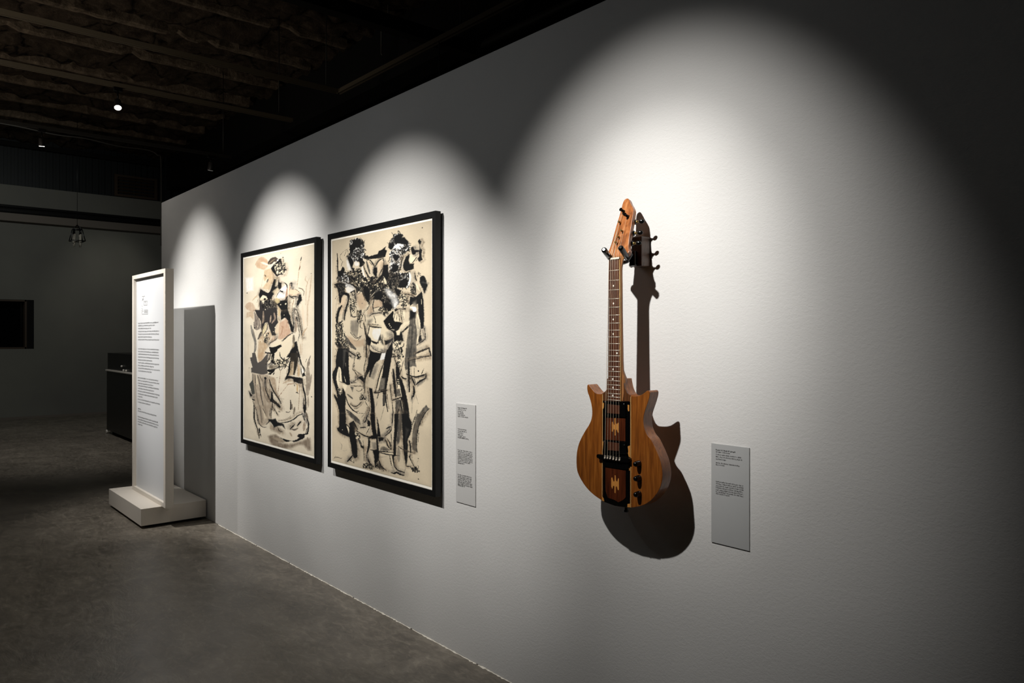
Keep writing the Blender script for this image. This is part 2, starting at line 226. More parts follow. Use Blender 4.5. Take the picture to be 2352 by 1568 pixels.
ART_B = """
p N 1 2 119.2,84.1 126.2,75.5 134.2,73.2 135.4,84 129.7,95.1 121.5,107.2
p L 0.8 4 143.3,98.1 170.8,108.7 185.7,110.6 204.3,107.4 207.3,132.3 200.2,147 137.7,140.9 146.7,113.8
m KW 2 0.5 49.9,8.3 78,7.5 88,20.6 86.7,35.1 90.4,53 85.5,63.2 78,68.3 65.4,66.4 55.1,59.8 44.7,50.5 49.9,38.7
p K 1 1 48,21.9 56.4,19.6 60.3,10.3 63.5,7.8 68,11.8 73,10.3 80.5,14.2 79.9,24 78,33.6 65.4,28.8 57.7,38.8 52.5,37.9 51.2,31.3 52.5,24
m KC 1.8 0.45 15,99.1 39.4,88 60.3,90.7 78,84.4 85.5,112.6 102.6,110.9 109.8,131.1 109.8,138.1 6.7,128 6.7,117.8 16.4,116.2
m KW 2 0.45 15,99.1 32.7,89.7 49.9,105.9 52.5,125.1 39.4,131.2 17.8,124.1
p W 0.9 2 61.6,71.4 65.4,67.6 71.8,68.6 75.5,73.5 71.8,77.9 65.4,77
p K 1 1 75.5,55.5 84.3,64.3 90.4,73.8 83,81.4 75.5,81.6 76.8,73.1 71.8,64.8
p K 1 1 43.4,51.6 52.5,51.8 60.3,65.6 57.7,76.6 55.1,80 62.9,84.8 60.3,90.7 52.5,79.6 47.3,63.6
p W 0.7 3 40.7,57.5 44.7,58.2 52.5,77.1 53.8,87.4 44.7,86.2 42,73.1
s K 0.6 1 24.6,42.1 31.4,35.5 39.4,31.8 44.7,30.2
s K 0.6 1 24.6,42.1 23.3,49.7 30,61 35.4,63.1
s K 0.6 1 35.4,46.5 40.7,34.6
s K 0.6 1 30,62.3 26,73.3
s K 0.6 1 43.4,32.5 46,41.8 40.7,49.9
s K 0.6 0.8 85.5,16.4 89.2,23.3 85.5,39.8
s K 2.9 1 15,36.7 16.4,59 16.7,82.4 17.8,91.7
s K 1.3 1 16.7,85 17.2,116.3
p K 1 1 16.4,83.7 24.6,84.8 30,75.2 35.4,78.5 35.4,87.5 28.7,95.6 24.6,102.9 16.4,98
p K 1 1 86.7,57.3 96.5,55.2 99,59.2 113.3,56.7 121.5,55.7 125,47.9 128.5,48.5 141.1,41.2 139.4,48 143.3,51.1 142.2,57.9 139.4,65.7 132,67.5 120.4,66.3 102.6,65.3 90.4,64
s K 0.8 1 92.9,65.6 102.6,65.3 126.2,67.2 135.4,68.6
s D 4.4 0.8 94.1,70.7 99,89.7 102.6,102.4
s N 4.4 1 97.8,70 106.2,87.1 109.8,100.9
s W 2.9 0.8 83,81.4 85.5,96.5 89.2,110.5
s K 2 1 86.7,77 90.4,92.3 96.5,105.3 102.6,118.2
s K 2.2 1 94.1,67 102.6,68.3 109.8,79.1 114.5,88.2 116.9,99.4 115.7,110.1
s K 2.4 1 135.4,68.6 126.2,72 119.2,80.5 115.7,87.2
p K 1 1 112.1,89.1 120.4,89 120.4,101 119.2,111.7 115.7,111.3 110.9,105.9
s K 1.8 1 134.2,68.5 136.5,78.3 135.4,88.8 129.7,99.9 125,110
p C 0.9 1 109.8,103.3 114.5,109.9 112.1,121.7 106.2,133.2 102.6,130.4 107.4,113.9
m KW 2 0.4 153.4,26 160,15.7 168.7,14 177.2,18.1 178.3,27.4 190.9,37.8 196.1,52.3 190.9,60.4 181.5,67.9 175.1,65.7 164.3,58.2 156.7,52.2 147.8,43.6 148.9,32.1
p K 1 1 169.8,16.5 176.7,17.4 178.3,27.4 183.6,26.8 190.9,39 189.9,48.9 183.6,43.2 170.8,40.9 162.2,34.6 160,22.6
p K 1 1 147.8,36.6 157.8,35 161.1,40.2 158.9,45.6 153.4,51.6 147.8,46
p W 1 1 168.7,38.2 182.5,43.1 181.5,48.6 173,45.9 176.2,54.5 164.3,48.9 160,50.5 158.9,44.5
m WK 1.8 0.4 153.4,51.6 177.2,67.2 175.1,78.3 173,94.1 168.7,105 160,107.3 147.8,101.1 150,85 153.4,72.6 148.9,61.4
p K 1 1 157.8,62.9 170.8,67.3 170.8,74.2 164.3,80.1 157.8,71
p K 1 1 157.8,86.1 170.8,91.5 168.7,103.8 160,107.3 148.9,101.2 156.7,96.4
s K 2.4 1 181.5,70.2 177.2,83.2 175.1,96.7 169.8,105.1
s W 1.5 0.9 185.7,73.2 179.4,83.6 178.3,97.1 181.5,110.1
p K 1 1 185.7,75.4 194,67.7 194,74.5 192.5,83.3 195.1,91.6 203.3,91.6 203.3,103.9 196.1,106.3 185.7,107.2 181.5,101 180.4,90.6
p C 1 1 195.1,70.2 210.3,69.3 212.3,77.4 202.2,88.1 195.1,89.3
p K 1 1 197.1,53.6 202.2,51.2 205.3,60.7 214.3,62.2 214.3,65.6 208.3,66.8 206.3,70.9 201.2,71.2 199.2,64.1
s K 1.5 1 210.3,77.1 205.3,84.1 200.2,90.1
p K 1 1 212.3,41.9 215.3,37.5 219.8,44.5 217.3,47.3 216.3,56 220.3,63.3 219.3,76.3 221.8,85.5 214.3,88.8 211.8,84 214.3,75.5 213.8,64.4 215.3,55.8 213.8,46.6
s G 2.2 0.9 215.3,49.1 215.8,62.5
p K 1 1 216.3,124.5 223.2,122 228.1,129.2 231,142.6 232.5,146.1 230.1,150 220.3,149 216.3,137.8
s K 1 1 211.3,115 215.3,118.9 221.3,125.1
s K 1 1 212.3,119.6 211.8,122.9
m KW 2 0.5 137.7,98.5 168.7,109.6 185.7,111.8 194,112.8 192,146.2 141.1,141.2
m KC 1.8 0.45 83,109.8 121.5,110.8 143.3,116.9 144.4,141.5 83,135.5
m KG 1.8 0.45 147.8,106.9 170.8,109.9 177.2,121 170.8,144.1 148.9,142 142.2,125.1
s W 4.4 0.8 194,111.7 196.1,124.3 192,141.9
p K 1 1 135.4,86.4 146.7,85.7 146.7,102.1 148.9,112.9 143.3,127.5 135.4,112.5 126.2,123.3 121.5,132.3 109.8,133.5 125,116 133.1,102.7
p C 1 1 132,127.5 137.7,115.1 142.2,125.1 143.3,134.6 137.7,134
p K 0.95 1 173,128.5 187.8,122.2 190.9,136.2 185.7,145.6 170.8,144.1
s K 2.2 1 205.3,113.1 207.3,126.8 209.3,132.6
s D 4.4 0.8 202.2,136.3 207.3,147.7
d K 1 1 221.1,12.6
d K 0.9 1 169.2,10.9
p T 0.7 4 65.4,147.4 85.5,149.2 95.3,174.5 90.4,191.4 78,193.2 68,172.7
m KC 1.5 0.4 65.4,122.4 126.2,128.9 160,139.5 176.2,154.9 177.2,172.1 157.8,197.4 135.4,196.2 125,170.6 109.8,167.1 100.2,178.5 90.4,166.8 83,146.5 68,143.9
p K 1 1 6.7,120 16.4,117.1 32.7,118.9 38.1,145 28.7,155.8 26,169.8 21.9,172.1 17.8,140.7 12.3,125.8
m KG 1.3 0.3 16.4,122.3 36.7,121.9 36.7,144.9 23.3,146.3
s K 6.6 1 26,144 44.7,150.7 47.3,163.6
p N 1 2 27.3,157 38.1,156.6 43.4,168.4 36.7,185.9 31.4,203.6 23.3,200.6 24.6,182.6
s K 4 1 47.3,163.6 42,181.1 36.7,201.3 35.4,216.6
s K 6.2 1 27.3,178.9 19.2,192.7 14.4,215.9 16.4,227.6
m KC 1.8 0.35 9.5,227.5 30,219 34.1,247.3 42,272.9 49.9,298.2 32.7,316.4 12.3,317.2 19.2,296.5 8.1,278.4 12.3,247.1
s K 9.9 1 19.2,277 26,298.9 24.6,316.7
s D 5.5 0.9 36.7,279.3 39.4,304.9 35.4,316.3
s C 1.8 0.9 28.7,227.9 32.7,247.3 32.7,273
p W 0.85 2 39.4,122.2 55.1,123.8 65.4,137.4 60.3,143.2 52.5,145 44.7,146.9 39.4,136.2
s K 2 1 52.5,146.3 62.9,140.9 64.1,152.3 57.7,153.1 55.1,146.5
s K 2.9 1 48.6,120.6 65.4,132.4 68,142.7
s K 2.9 1 64.1,152.3 65.4,167.5 60.3,174.7
m CK 1.5 0.4 51.2,156.3 65.4,165 68,187.7 60.3,203.6 52.5,191.8 48.6,173.9
s K 1.8 1 49.9,181.6 52.5,196.9 57.7,209.8 70.5,209
p K 1 1 51.2,191.8 57.7,208.5 71.8,209.1 60.3,211.7 55.1,207.1
s C 1.8 1 90.4,196.3 97.8,186.9 96.5,174.6
d G 1.5 1 83,176.2
p G 0.9 5 52.5,219.7 73,217.8 75.5,235.3 70.5,260.2 64.1,262.7 52.5,247.5
s C 1.3 1 75.5,230.3 74.3,247.7 71.8,261.4
s K 1.1 1 51.2,250 62.9,263.9 71.8,265.1 76.8,261.4
s K 1 1 59,271.5 70.5,272.6 78,260.2
m KC 1.3 0.5 68,192.7 80.5,193.3 78,223 70.5,225.2
s K 1.3 1 88,198.6 80.5,218.1 78,235.4 83,240.4
s K 0.8 1 83,200.9 76.8,213
p K 1 1 84.3,131.8 97.8,135.6 102.6,150.7 100.2,174.9 96.5,174.6 89.2,156.9
p K 1 1 109.8,157.4 126.2,148 135.4,153.6 148.9,172.3 157.8,190.4 148.9,199.3 137.7,196.3 132,177 123.9,169.3 106.2,168
s C 0.9 1 105,160.6 114.5,150.6
s C 0.9 1 107.4,165.7 113.3,160.1
m KG 1.8 0.4 132,153.3 148.9,154.8 154.5,180.9 137.7,179.8
p L 0.9 5 154.5,138.9 162.2,155.9 167.6,168 165.4,156.2 160,139.5
p W 0.8 6 137.7,143.2 146.7,144 156.7,153.1 166.5,164.4 170.8,179.7 164.3,193.1 160,196.4 154.5,180.9 150,166.6 143.3,159
p K 0.9 3 157.8,141.6 177.2,151.6 170.8,163.6 165.4,159.7
p T 1 2 114.5,172.2 125,170.6 133.1,177.1 133.1,186.6 112.1,190.2 110.9,181.6
p T 0.9 2 102.6,187.2 108.6,185.1 110.9,202.2 96.5,206.4 96.5,195.4
s K 1.8 1 113.3,167.3 109.8,184 112.1,199.8
s K 1.3 1 102.6,178.7 96.5,191.7 89.2,197.5
s K 0.9 1 112.1,190.2 126.2,187.4
s K 1.8 1 101.4,210.3 109.8,204.5 126.2,202.9 135.4,203.3 142.2,210.7
m KC 1.5 0.5 126.2,188.6 152.3,197.1 141.1,211.9 132,202 123.9,195.6
p C 1 1 94.1,216.1 112.1,211.9 132,207.9 139.9,215.3 134.2,223.4 143.3,243.7 157.8,248.6 158.9,263.7 137.7,269.6 135.4,295.7 119.2,298.6 105,284.4 100.2,266.3 94.1,247.9
p G 0.7 8 94.1,218.5 109.8,214.2 109.8,221.5 97.8,235.7 94.1,245.5
p W 1 2 109.8,243.2 129.7,241.1 128.5,255.4 123.9,269.7 114.5,268.6 108.6,257.7
p G 0.7 8 142.2,250.8 154.5,248.5 157.8,257.9 144.4,262.5
p K 1 1 157.8,199.7 160,209.1 160,223.1 181.5,229.4 168.7,246.4 162.2,260.2 155.6,248.5 144.4,241.4 135.4,223.5 147.8,209.8
p C 1 1 161.1,201.1 173,195.9 185.7,197.7 183.6,213.6 178.3,225.9 162.2,225.4 157.8,213.7
p K 1 1 161.1,195.3 185.7,194.3 185.7,197.7 170.8,195.8 162.2,202.3
s K 1.3 1 175.1,198.3 176.2,212.1 179.4,225.9
s K 1.3 1 162.2,204.6 160,218.4
s K 1.1 1 170.8,207.3 173,224.6
s K 0.9 0.7 167.6,207.2 165.4,223.2
d C 1.3 1 148.9,230.9
d C 1.2 1 150.6,235
d C 1.2 1 153.4,238.6
s C 1.5 1 154.5,243.9 161.1,245.7
s C 6.6 1 194,227.5 181.5,232.8 170.8,251
s K 1.5 1 196.1,232.1 183.6,244.3 174,255.6
m CK 1.5 0.5 175.1,160.5 194,165.5 194,188.1 177.2,191.6
p K 1 1 195.1,167.8 205.3,169.8 212.3,165.9 221.3,156.7 223.2,172.3 224.2,194.3 224.2,238.3 218.3,243.7 214.3,218.1 212.3,185.9 207.3,186.7 202.2,185.2 195.1,189.2
p G 0.7 5 200.2,181.7 208.3,176.7 210.3,191.3 200.2,190.7
s K 1.5 1 181.5,159.9 194,163.3 206.3,169.9
s K 2.4 1 200.2,136.9 206.3,146.4 207.3,159.9
m KG 1.5 0.4 196.1,145.4 205.3,144.1 206.3,163.2 198.1,161.4
s C 1.1 1 215.3,138.5 221.3,158.9 223.2,175.6
s C 0.8 1 219.3,176.4 219.8,187.5
p K 1 1 218.3,138.8 232,142.5 229.1,154.2 225.2,164.8 223.2,153.6
s C 3.3 0.8 208.3,140 215.3,156.2
p D 1 2 195.1,201.6 208.3,204.5 207.3,226.8 211.3,249.1 209.3,276.9 208.3,309 185.7,309.9 189.9,260.2 194,235.4
p K 0.8 4 195.1,197.1 208.3,204.5 206.3,217.8 194,221.9
s G 0.9 0.6 198.1,237.7 196.1,271.5 194,309.6
s G 0.9 0.6 203.3,237.8 202.2,271.4 200.2,309.3
s G 0.7 0.5 206.3,249 205.3,282.5 203.3,309.2
s K 0.9 0.6 200.2,237.8 199.2,282.6 197.1,309.4
s G 1.3 0.5 192,260.2 188.8,309.8
p W 1 1 199.7,194 206.3,192.2 209.3,196.8 208.3,203.4 204.3,204.3 201.2,201.9
s W 2.7 1 196.1,193.8 202.2,193
p C 1 1 210.3,206.9 214.3,215.9 217.3,238.1 212.3,271.3 209.3,279.1 210.3,249.1 207.3,226.8
p G 0.6 5 208.3,215.7 212.3,220.3 214.3,238.1 210.3,244.6
p K 1 1 215.3,258 218.3,258 220.3,269 214.3,275.7 212.8,269.1
s K 1.3 1 217.3,244.7 216.3,258
s K 1.3 1 225.2,241.6 227.2,260.2 226.2,267.9 212.3,279.1 209.3,281.3
s K 2.2 1 101.4,234.6 99,248 96.5,260.2
s K 2.7 1 101.4,234.6 112.1,237.2 130.8,239.4
s K 1 1 112.1,209.5 115.7,219.3 116.9,228.9
s K 1.1 1 108.6,229.9 115.7,231.3 123.9,231.5
p K 1 2 94.1,255.3 102.6,263.8 106.2,272.3 102.6,284.5 95.3,282.2 91.7,272.4
p D 1 1 128.5,254.2 130.8,269.7 125,272.1 123.9,279.3 120.4,277
p K 1 1 105,269.9 121.5,276.9 119.2,280.6 109.8,277.1
s K 1.5 1 110.9,291.6 123.9,298.4 136.5,300.4
s K 1.1 1 105,282 112.1,294
s K 1.5 1 134.2,262.5 132,272.1 135.4,282.7
p K 0.9 2 137.7,270.8 147.8,269.6 157.8,263.7 158.9,268.3 147.8,278.9 139.9,281.4
p K 1 1 102.6,294.2 114.5,302.3 132,301.7 126.2,312.4 102.6,313.4
p K 1 1 145.6,293.1 157.8,270.6 154.5,311.2 142.2,311.8
p K 1 1 160,248.6 177.2,249.9 181.5,271.6 170.8,271.7 163.3,276.4 160,271.8
p C 1 1 164.3,248.6 175.1,243 173,257.9 166.5,257.9
m CK 2 0.3 157.8,275.3 175.1,271.6 181.5,310.1 156.7,311.2
s K 2.7 1 92.9,278.5 94.1,296.9 94.1,313.8
s K 2.4 1 86.7,225.7 90.4,245.4 92.9,262.6
s K 1.1 1 89.2,203.6 91.7,223.4
s K 1 0.8 97.8,278.5 101.4,296.7 97.8,313.6
s K 0.9 0.7 89.2,266.3 86.7,303.3
s K 2.4 1 207.3,300.3 221.3,292.1 234.9,286.3
s K 1.8 1 234.9,286.3 238.7,304.7
s K 1.3 1 207.3,309 222.3,306.4 238.7,304.7
p T 0.8 5 42,257.6 70.5,270.1 88,267.5 88,284.8 68,288.9 49.9,279.2
s D 7.7 0.9 39.4,262.7 49.9,279.2 65.4,294
s K 1.1 0.9 9.5,159.5 13.7,152
s G 1.1 0.6 16.4,153.5 12.3,175.4 10.9,197.5
p K 1 1 17.8,293.5 47.3,292.8 47.3,343.6 51.2,386.4 44.7,389.5 30,383.3 23.3,347.7 19.2,342.8 15,358.6 12.3,377.1 17.8,397.4 28.7,414.3 30,398.7 35.4,404.6 39.4,420.7 38.1,446.5 39.4,489.5 21.9,492.5 19.2,455.6 6.7,424.7 8.1,418 16.4,428.7 12.3,408.4 2.5,377.9 2.5,359.5 10.9,343.3 10.9,325
p D 0.9 3 31.4,295.7 39.4,295.5 36.7,331.4 31.4,347.2
p C 1 1 15.7,361.2 20.5,342.7 26,350.1 28,383.5 20.5,384.1 19.2,397.2 13.7,377
p C 1 1 30,388.4 43.4,389.7 39.4,402.8 35.4,405.8
p C 0.9 2 38.1,335.2 39.4,340.2 39.4,331.3
m CK 1.5 0.45 16.4,400.1 27.3,400.3 26,417.2 19.2,416.7
s K 0.9 1 20.5,349.2 20.5,381.6 39.4,386.2
s C 1.1 1 34.1,364.9 39.4,382.4
s K 2.9 1 44.7,297.9 57.7,306.4 66.7,312.3
s K 1.8 1 47.3,308 55.1,316.6
m KC 1.5 0.25 68,307.3 75.5,303.3 80.5,314.2 75.5,320.7 68,316
s K 1.1 1 62.9,313.7 59,349.1 65.4,351.2
s K 0.8 1 62.9,317.5 62.2,346.4
s K 1.3 1 61.6,350.2 73,366.8
s K 1.1 1 62.9,347.6 76.8,357.8 84.3,362.2
p K 1 1 73,366.8 83,361.1 90.4,376.4 89.2,381.5 80.5,373.6 75.5,370.4
s K 1.3 1 73,369.3 60.3,379.2 53.8,383 66.7,381.1
s K 1 1 52.5,390 70.5,390.7 88,387.7
s K 1.1 1 66.7,399.9 73,402.9 80.5,399.6 83,390.7
s K 1.8 1 80.5,407.1 85.5,415.1 94.1,423.9
m KC 1.3 0.3 76.8,413.7 85.5,412.6 88,422.2 76.8,423.6
s K 1.5 1 51.2,438.3 60.3,443.3 70.5,440.6 80.5,429.3
s K 0.9 0.8 60.3,449.6 70.5,446.9 81.8,436.6
s K 1.1 1 90.4,425.6 95.3,434.7 102.6,443.4
s K 2.9 1 39.4,420.7 44.7,436.6 52.5,448.2 60.3,454.6 70.5,459.3
s K 0.8 0.8 70.5,459.3 85.5,458.3
s K 0.9 0.8 68,456 75.5,453.6
s D 6.6 0.95 42,456.1 57.7,466.4 75.5,478.4
s G 1.3 0.7 91.7,453.6 80.5,470.2
s K 1.8 1 102.6,442.2 96.5,462.6 90.4,478.4
s D 4.4 0.9 43.4,413.9 57.7,423.5
p D 0.9 2 51.2,392.7 60.3,393 57.7,405.9
p K 1 1 103.8,298.7 129.7,302.6 126.2,318.3 114.5,330.9 103.8,364.3 100.2,363.4 102.6,346.1 90.4,370.3 88,377.9 88,365.6 96.5,334.3 99,315.9
s K 1.3 1 94.1,291.6 92.9,316.2 88,341 89.2,360.6
s K 1.8 1 92.9,360.3 89.2,382.7 89.2,407.3
p G 0.85 6 119.2,327 125,331.5 112.1,368.4 102.6,364.4 109.8,342
p W 1 1 132,302.6 142.2,301 137.7,317.7 127.3,319.4
p K 1 1 143.3,292.8 157.8,290.1 153.4,319.3 147.8,355.9 142.2,392.9 138.8,431.1 134.2,432.9 134.2,397.3 123.9,394.9 133.1,352.4 137.7,317.7
p G 0.9 4 129.7,364.5 139.9,362.5 137.7,392.2 125,394.8
p G 0.7 6 135.4,404.3 139.4,403.8 138.8,427.5 135.4,428
s C 1.1 1 133.7,340.5 126.2,367.2 121.5,392.8
s K 2 1 137.7,321.3 126.2,357.7 115.7,403
s K 2.2 1 112.1,402.2 119.2,401.4 136.5,395.3 144.4,392.6
s K 2.4 1 141.1,396.6 141.1,415.4 145.6,444.2
s D 2 0.9 123.9,402.1 120.4,415.7
s G 1.1 0.8 120.4,422.9 118,435.2
s G 1.1 0.8 137.7,432.4 128.5,469.4
p K 1 1 100.2,390.2 108.6,392.9 110.9,409.6 114.5,435.7 114.5,476.4 105,478 105,437 102.6,410.6
s G 1.5 0.7 111.5,411.9 114.5,435.7 114.5,447.7
s K 0.8 1 97.1,392.9 100.2,425.5
s K 4.9 1 157.8,340 161.1,371.1 164.3,405.5
s K 1.5 1 158.9,304 164.3,324.6 170.8,342.6 173,354
s K 7.7 1 167.6,324.4 168.7,354.3 169.8,381.8
s C 1 1 167.1,363.6 173,364.3
s C 1 1 167.1,368.3 173,368.9
s C 1 1 167.1,372.3 173,372.9
p C 1 1 167.6,375.7 173.5,376.9 174,384.8 168.7,385.4
p D 0.95 2 164.3,388.2 174,386 177.2,401.6 165.4,405.4
p K 1 1 174,358.5 178.3,365 185.7,391.5 192,424.7 194,447 196.1,462.2 178.3,465.3 180.4,442.3 175.1,409.9 177.2,401.6 170.8,358.7
s C 1.1 1 173,384.9 177.2,402.8
s K 2.4 1 154.5,416 165.4,411.1 181.5,403.4
p D 1 3 163.3,412.6 176.2,410.9 180.4,442.3 179.4,465.1 163.3,467.9
s C 1 1 177.2,413.1 180.4,437.8
s K 2.4 1 174,413.5 179.4,442.5
p N 0.8 3 169.8,439.4 174,438.7 176.2,465.6 167.6,467.1
s K 2.2 1 170.8,434.6 166.5,451.4 165.4,467.5
s K 1.5 1 151.2,375.5 152.3,395.3 154.5,413.7
s K 1.5 1 155.6,420.5 157.8,441.2 156.7,469
s K 1 1 181.5,318 175.1,344.6 173,351.7
s K 2.7 1 176.2,356 181.5,360.1 187.8,360.7
m CK 1.8 0.45 167.6,289.8 174,291.9 175.1,335.5 168.7,333.6
p D 0.95 2 186.7,289.3 208.3,288.8 207.3,322.3 209.3,332.2 200.2,330.5 185.7,341.6 183.6,323.5
s K 1.1 0.6 196.1,289.1 194,318.5
s G 0.9 0.6 202.2,289 199.2,316
s K 4 1 192,311.8 193,352.4 194,390.6
s G 0.9 0.9 197.1,334.1 199.2,360.9
s K 0.9 1 204.3,333.6 204.3,355.9
s K 1.5 1 207.3,301.1 233.9,288.2
s K 1.5 1 233.9,288.2 237.8,304.4
s K 1.3 1 195.1,317.3 218.3,309.5 238.7,304.9
s K 2.7 1 187.8,349.9 205.3,354.7 220.3,350.2 229.1,346.2
s K 2 1 228.6,347.4 228.1,356.2
p G 0.8 3 210.3,366.6 227.2,359.5 220.3,370 210.3,377.7
s K 3.3 0.85 228.1,356.2 216.3,363.8 209.3,371.1
s K 0.9 1 224.7,333.4 218.3,350.4
d K 1.5 1 212.8,340.8
s K 3.3 1 199.2,356.4 202.2,365.1 206.3,373.6
s K 3.8 1 203.3,377.3 204.3,389.5 202.2,400.9
s K 2.2 1 200.2,398.9 199.2,408
s G 0.9 0.8 200.2,404.5 199.2,439.4
s G 0.8 0.7 207.3,395.8 210.3,406.6 213.3,417.3
p D 0.95 2 229.1,417.3 234.9,424.1 222.3,442.4 216.3,458.7 208.3,460 215.3,439.1 221.3,427.2
s G 0.7 0.6 231,421.4 219.3,439.6 213.3,459.2
s K 1.3 1 234.9,424.1 222.3,442.4 216.3,458.7
s D 1.1 0.9 210.3,431 204.3,460.8
s K 1.8 1 190.9,422.6 192,443.9
s K 2.2 1 192,450.7 196.1,457.9 199.2,461.6
p K 1 1 21.2,469.2 39.4,466.3 39.4,491.9 49.9,500.2 48.6,490.3 60.3,480.7 66.7,489.6 64.1,503.8 68,531.8 70.5,555 70.5,573.7 64.1,579 57.7,571.8 52.5,540.2 48.6,525.8 34.1,523.6 17.8,516.5 15,507.9 20.5,503
p C 0.9 1 40.1,495.6 48,503.1 48,518.3
d C 1 1 30,510.3
s C 0.8 1 60.3,479.4 68,490.6 74.3,503.1
s K 2 1 64.1,491.3 71.8,502.4
p D 0.95 3 43.4,465.7 60.3,465.6 76.8,480.3 78,488.8 65.4,482.3 49.9,471
s K 2.9 1 68,505.6 83,512.6 100.2,515.3 135.4,510.5
m CK 1.5 0.4 64.1,510.1 73,508.4 78,519.8 68,529.3
s K 2.4 1 78,496.2 91.7,492.5
s K 2.2 1 86.7,481.1 91.7,476.5 96.5,461
p K 1 1 96.5,469.6 103.8,478.1 102.6,488.1 96.5,489.2
s K 0.9 1 102.6,489.3 92.9,510.7
p L 0.7 3 97.8,503.6 106.2,492.3 107.4,504.1 100.2,510.4
p K 1 1 103.8,456.2 114.5,454.6 116.9,490.3 121.5,511 123.9,536.8 125,560.4 121.5,575.6 114.5,584.7 113.3,563.3 109.8,547.2 119.2,542.6 118,516.5 107.4,518.7 97.8,518.2 109.8,508.5 106.2,486.2
p K 1 1 119.2,461 122.7,472.4 129.7,509.3 119.2,511.4 121.5,489.4
p K 1 1 122.7,511.9 136.5,509.1 135.4,517.6 125,521
s K 4.4 1 100.2,517.7 100.2,536 95.3,557.9
s N 3.3 0.8 90.4,522.2 91.7,551.4 90.4,578.7
s K 1.3 1 85.5,528.1 88,563.3 88,579.3
s K 1.5 1 94.1,559.4 95.3,573.8
s K 3.3 1 97.8,572 102.6,581.7 110.9,588
s D 5.5 0.8 73,525.8 80.5,539.1
p K 1 1 78,539.6 88,542.4 85.5,547.9 79.3,546.8
p G 0.8 4 106.2,526.2 119.2,525.8 119.2,542.6 109.8,543.6
s K 2 1 103.8,546.8 123.9,546.4 157.8,540.8
s K 2.4 1 125,548.5 148.9,548.7 173,545.3
s C 1.3 1 147.8,539.6 157.8,537.3
s C 1.3 1 147.8,546.1 157.8,543.7
s G 0.9 0.8 125,560.4 144.4,554.5
m KC 1.3 0.3 85.5,587.3 99,582.6 112.1,587.7 108.6,594.7 85.5,597.2
m KC 1.3 0.2 114.5,577.4 125,570 128.5,581 139.9,586.3 126.2,590 115.7,588
s K 2.9 1 123.9,567.9 130.8,581.6 139.9,587.5
s K 1.3 1 134.2,585.4 135.4,592.2
s K 3.3 1 57.7,571.8 49.9,583.8 43.4,591.8
s K 0.9 1 49.9,586.3 61.6,591 60.3,582.5
p D 0.9 3 129.7,535.5 137.7,531.3 151.2,536.5 147.8,539.6 127.3,543.2
s K 2.4 1 139.9,513.1 145.6,527.2 152.3,535.1
s K 1.5 1 144.4,511 150,519.2 152.3,532.7
s K 1 1 153.4,495.2 155.6,532
s K 2.9 1 142.2,486.7 153.4,478.8
s K 1.5 1 154.5,481 152.3,490.7 138.8,506.3
s K 1.5 1 156.7,448 155.6,472.6
s C 1.5 1 160,447.5 158.9,475.5 156.7,529.4
p K 1 1 161.1,447.3 170.8,445.8 169.8,463.2 167.6,492.4 164.3,520.8 164.3,546.2 160,551.9 161.1,574.8 156.7,571.3 155.6,548.3 158.9,546.3 158.9,517.3 161.1,482.1
p D 1 4 170.8,445.8 178.3,444.6 178.3,478.9 173,509.7 166.5,522.6 165.4,504.4
p N 0.5 5 174,488.8 178.3,483.4 177.2,524.8 174,523.2
p K 1 1 177.2,444.7 190.9,442.6 192,449.2 199.2,466 196.1,489.1 189.9,506.1 190.9,521.7 188.8,556.2 186.7,566.9 183.6,546.1 180.4,524.1 179.4,490.1
p D 0.7 5 185.7,475.2 194,479.3 187.8,502 185.7,522.9
s K 1.5 1 168.7,523.3 181.5,529.5 200.2,530.9
s G 6.6 0.7 170.8,528.5 170.8,558.4
s C 2.4 1 154.5,553.2 157.8,571 162.2,583.8
s K 1.5 1 150,552 154.5,574.2
s K 2.7 1 161.1,573.6 168.7,580.9 183.6,582.5
s K 3.3 1 153.4,590.8 160,591.3 165.4,587.5 174,589.7 182.5,589.6
s K 1.5 1 186.7,566.9 197.1,564.2
s G 0.8 0.9 185.7,569.5 183.6,582.5
s K 1.3 1 196.1,531.8 196.1,546.4 204.3,563.4
m KC 1.3 0.25 196.1,567.8 209.3,563.2 216.3,571.3 210.3,576.3 200.2,574.6
p D 0.95 2 210.3,439.6 226.2,437.1 215.3,465.3 210.3,495.1 209.3,517.6 211.3,528.2 200.2,524.1 200.2,497.2 202.2,474.4
s G 1.5 0.6 212.3,445.9 205.3,478.3 203.3,503.3
s K 1.3 1 226.2,437.1 215.3,463.1 210.3,489.6 209.3,515.4 210.8,528.4
s K 2.7 1 194,505.2 196.1,516.1 196.6,531.7
s K 1.1 1 205.3,447.1 200.2,468.1
s K 1 1 8.1,590.9 17.8,587.2 26,588.5 28.7,585.2
s K 0.6 0.8 10.9,584.3 5.3,594.9
s G 0.9 0.9 21.9,544.2 28.7,553 26,563.9
s L 0.8 0.9 28.7,565.9 36.7,565.3 44.7,559.7
d K 1.2 1 212.8,542.3
d K 1.1 1 212.8,589.4
s G 0.6 0.7 212.8,545.6 208.3,560.1
"""
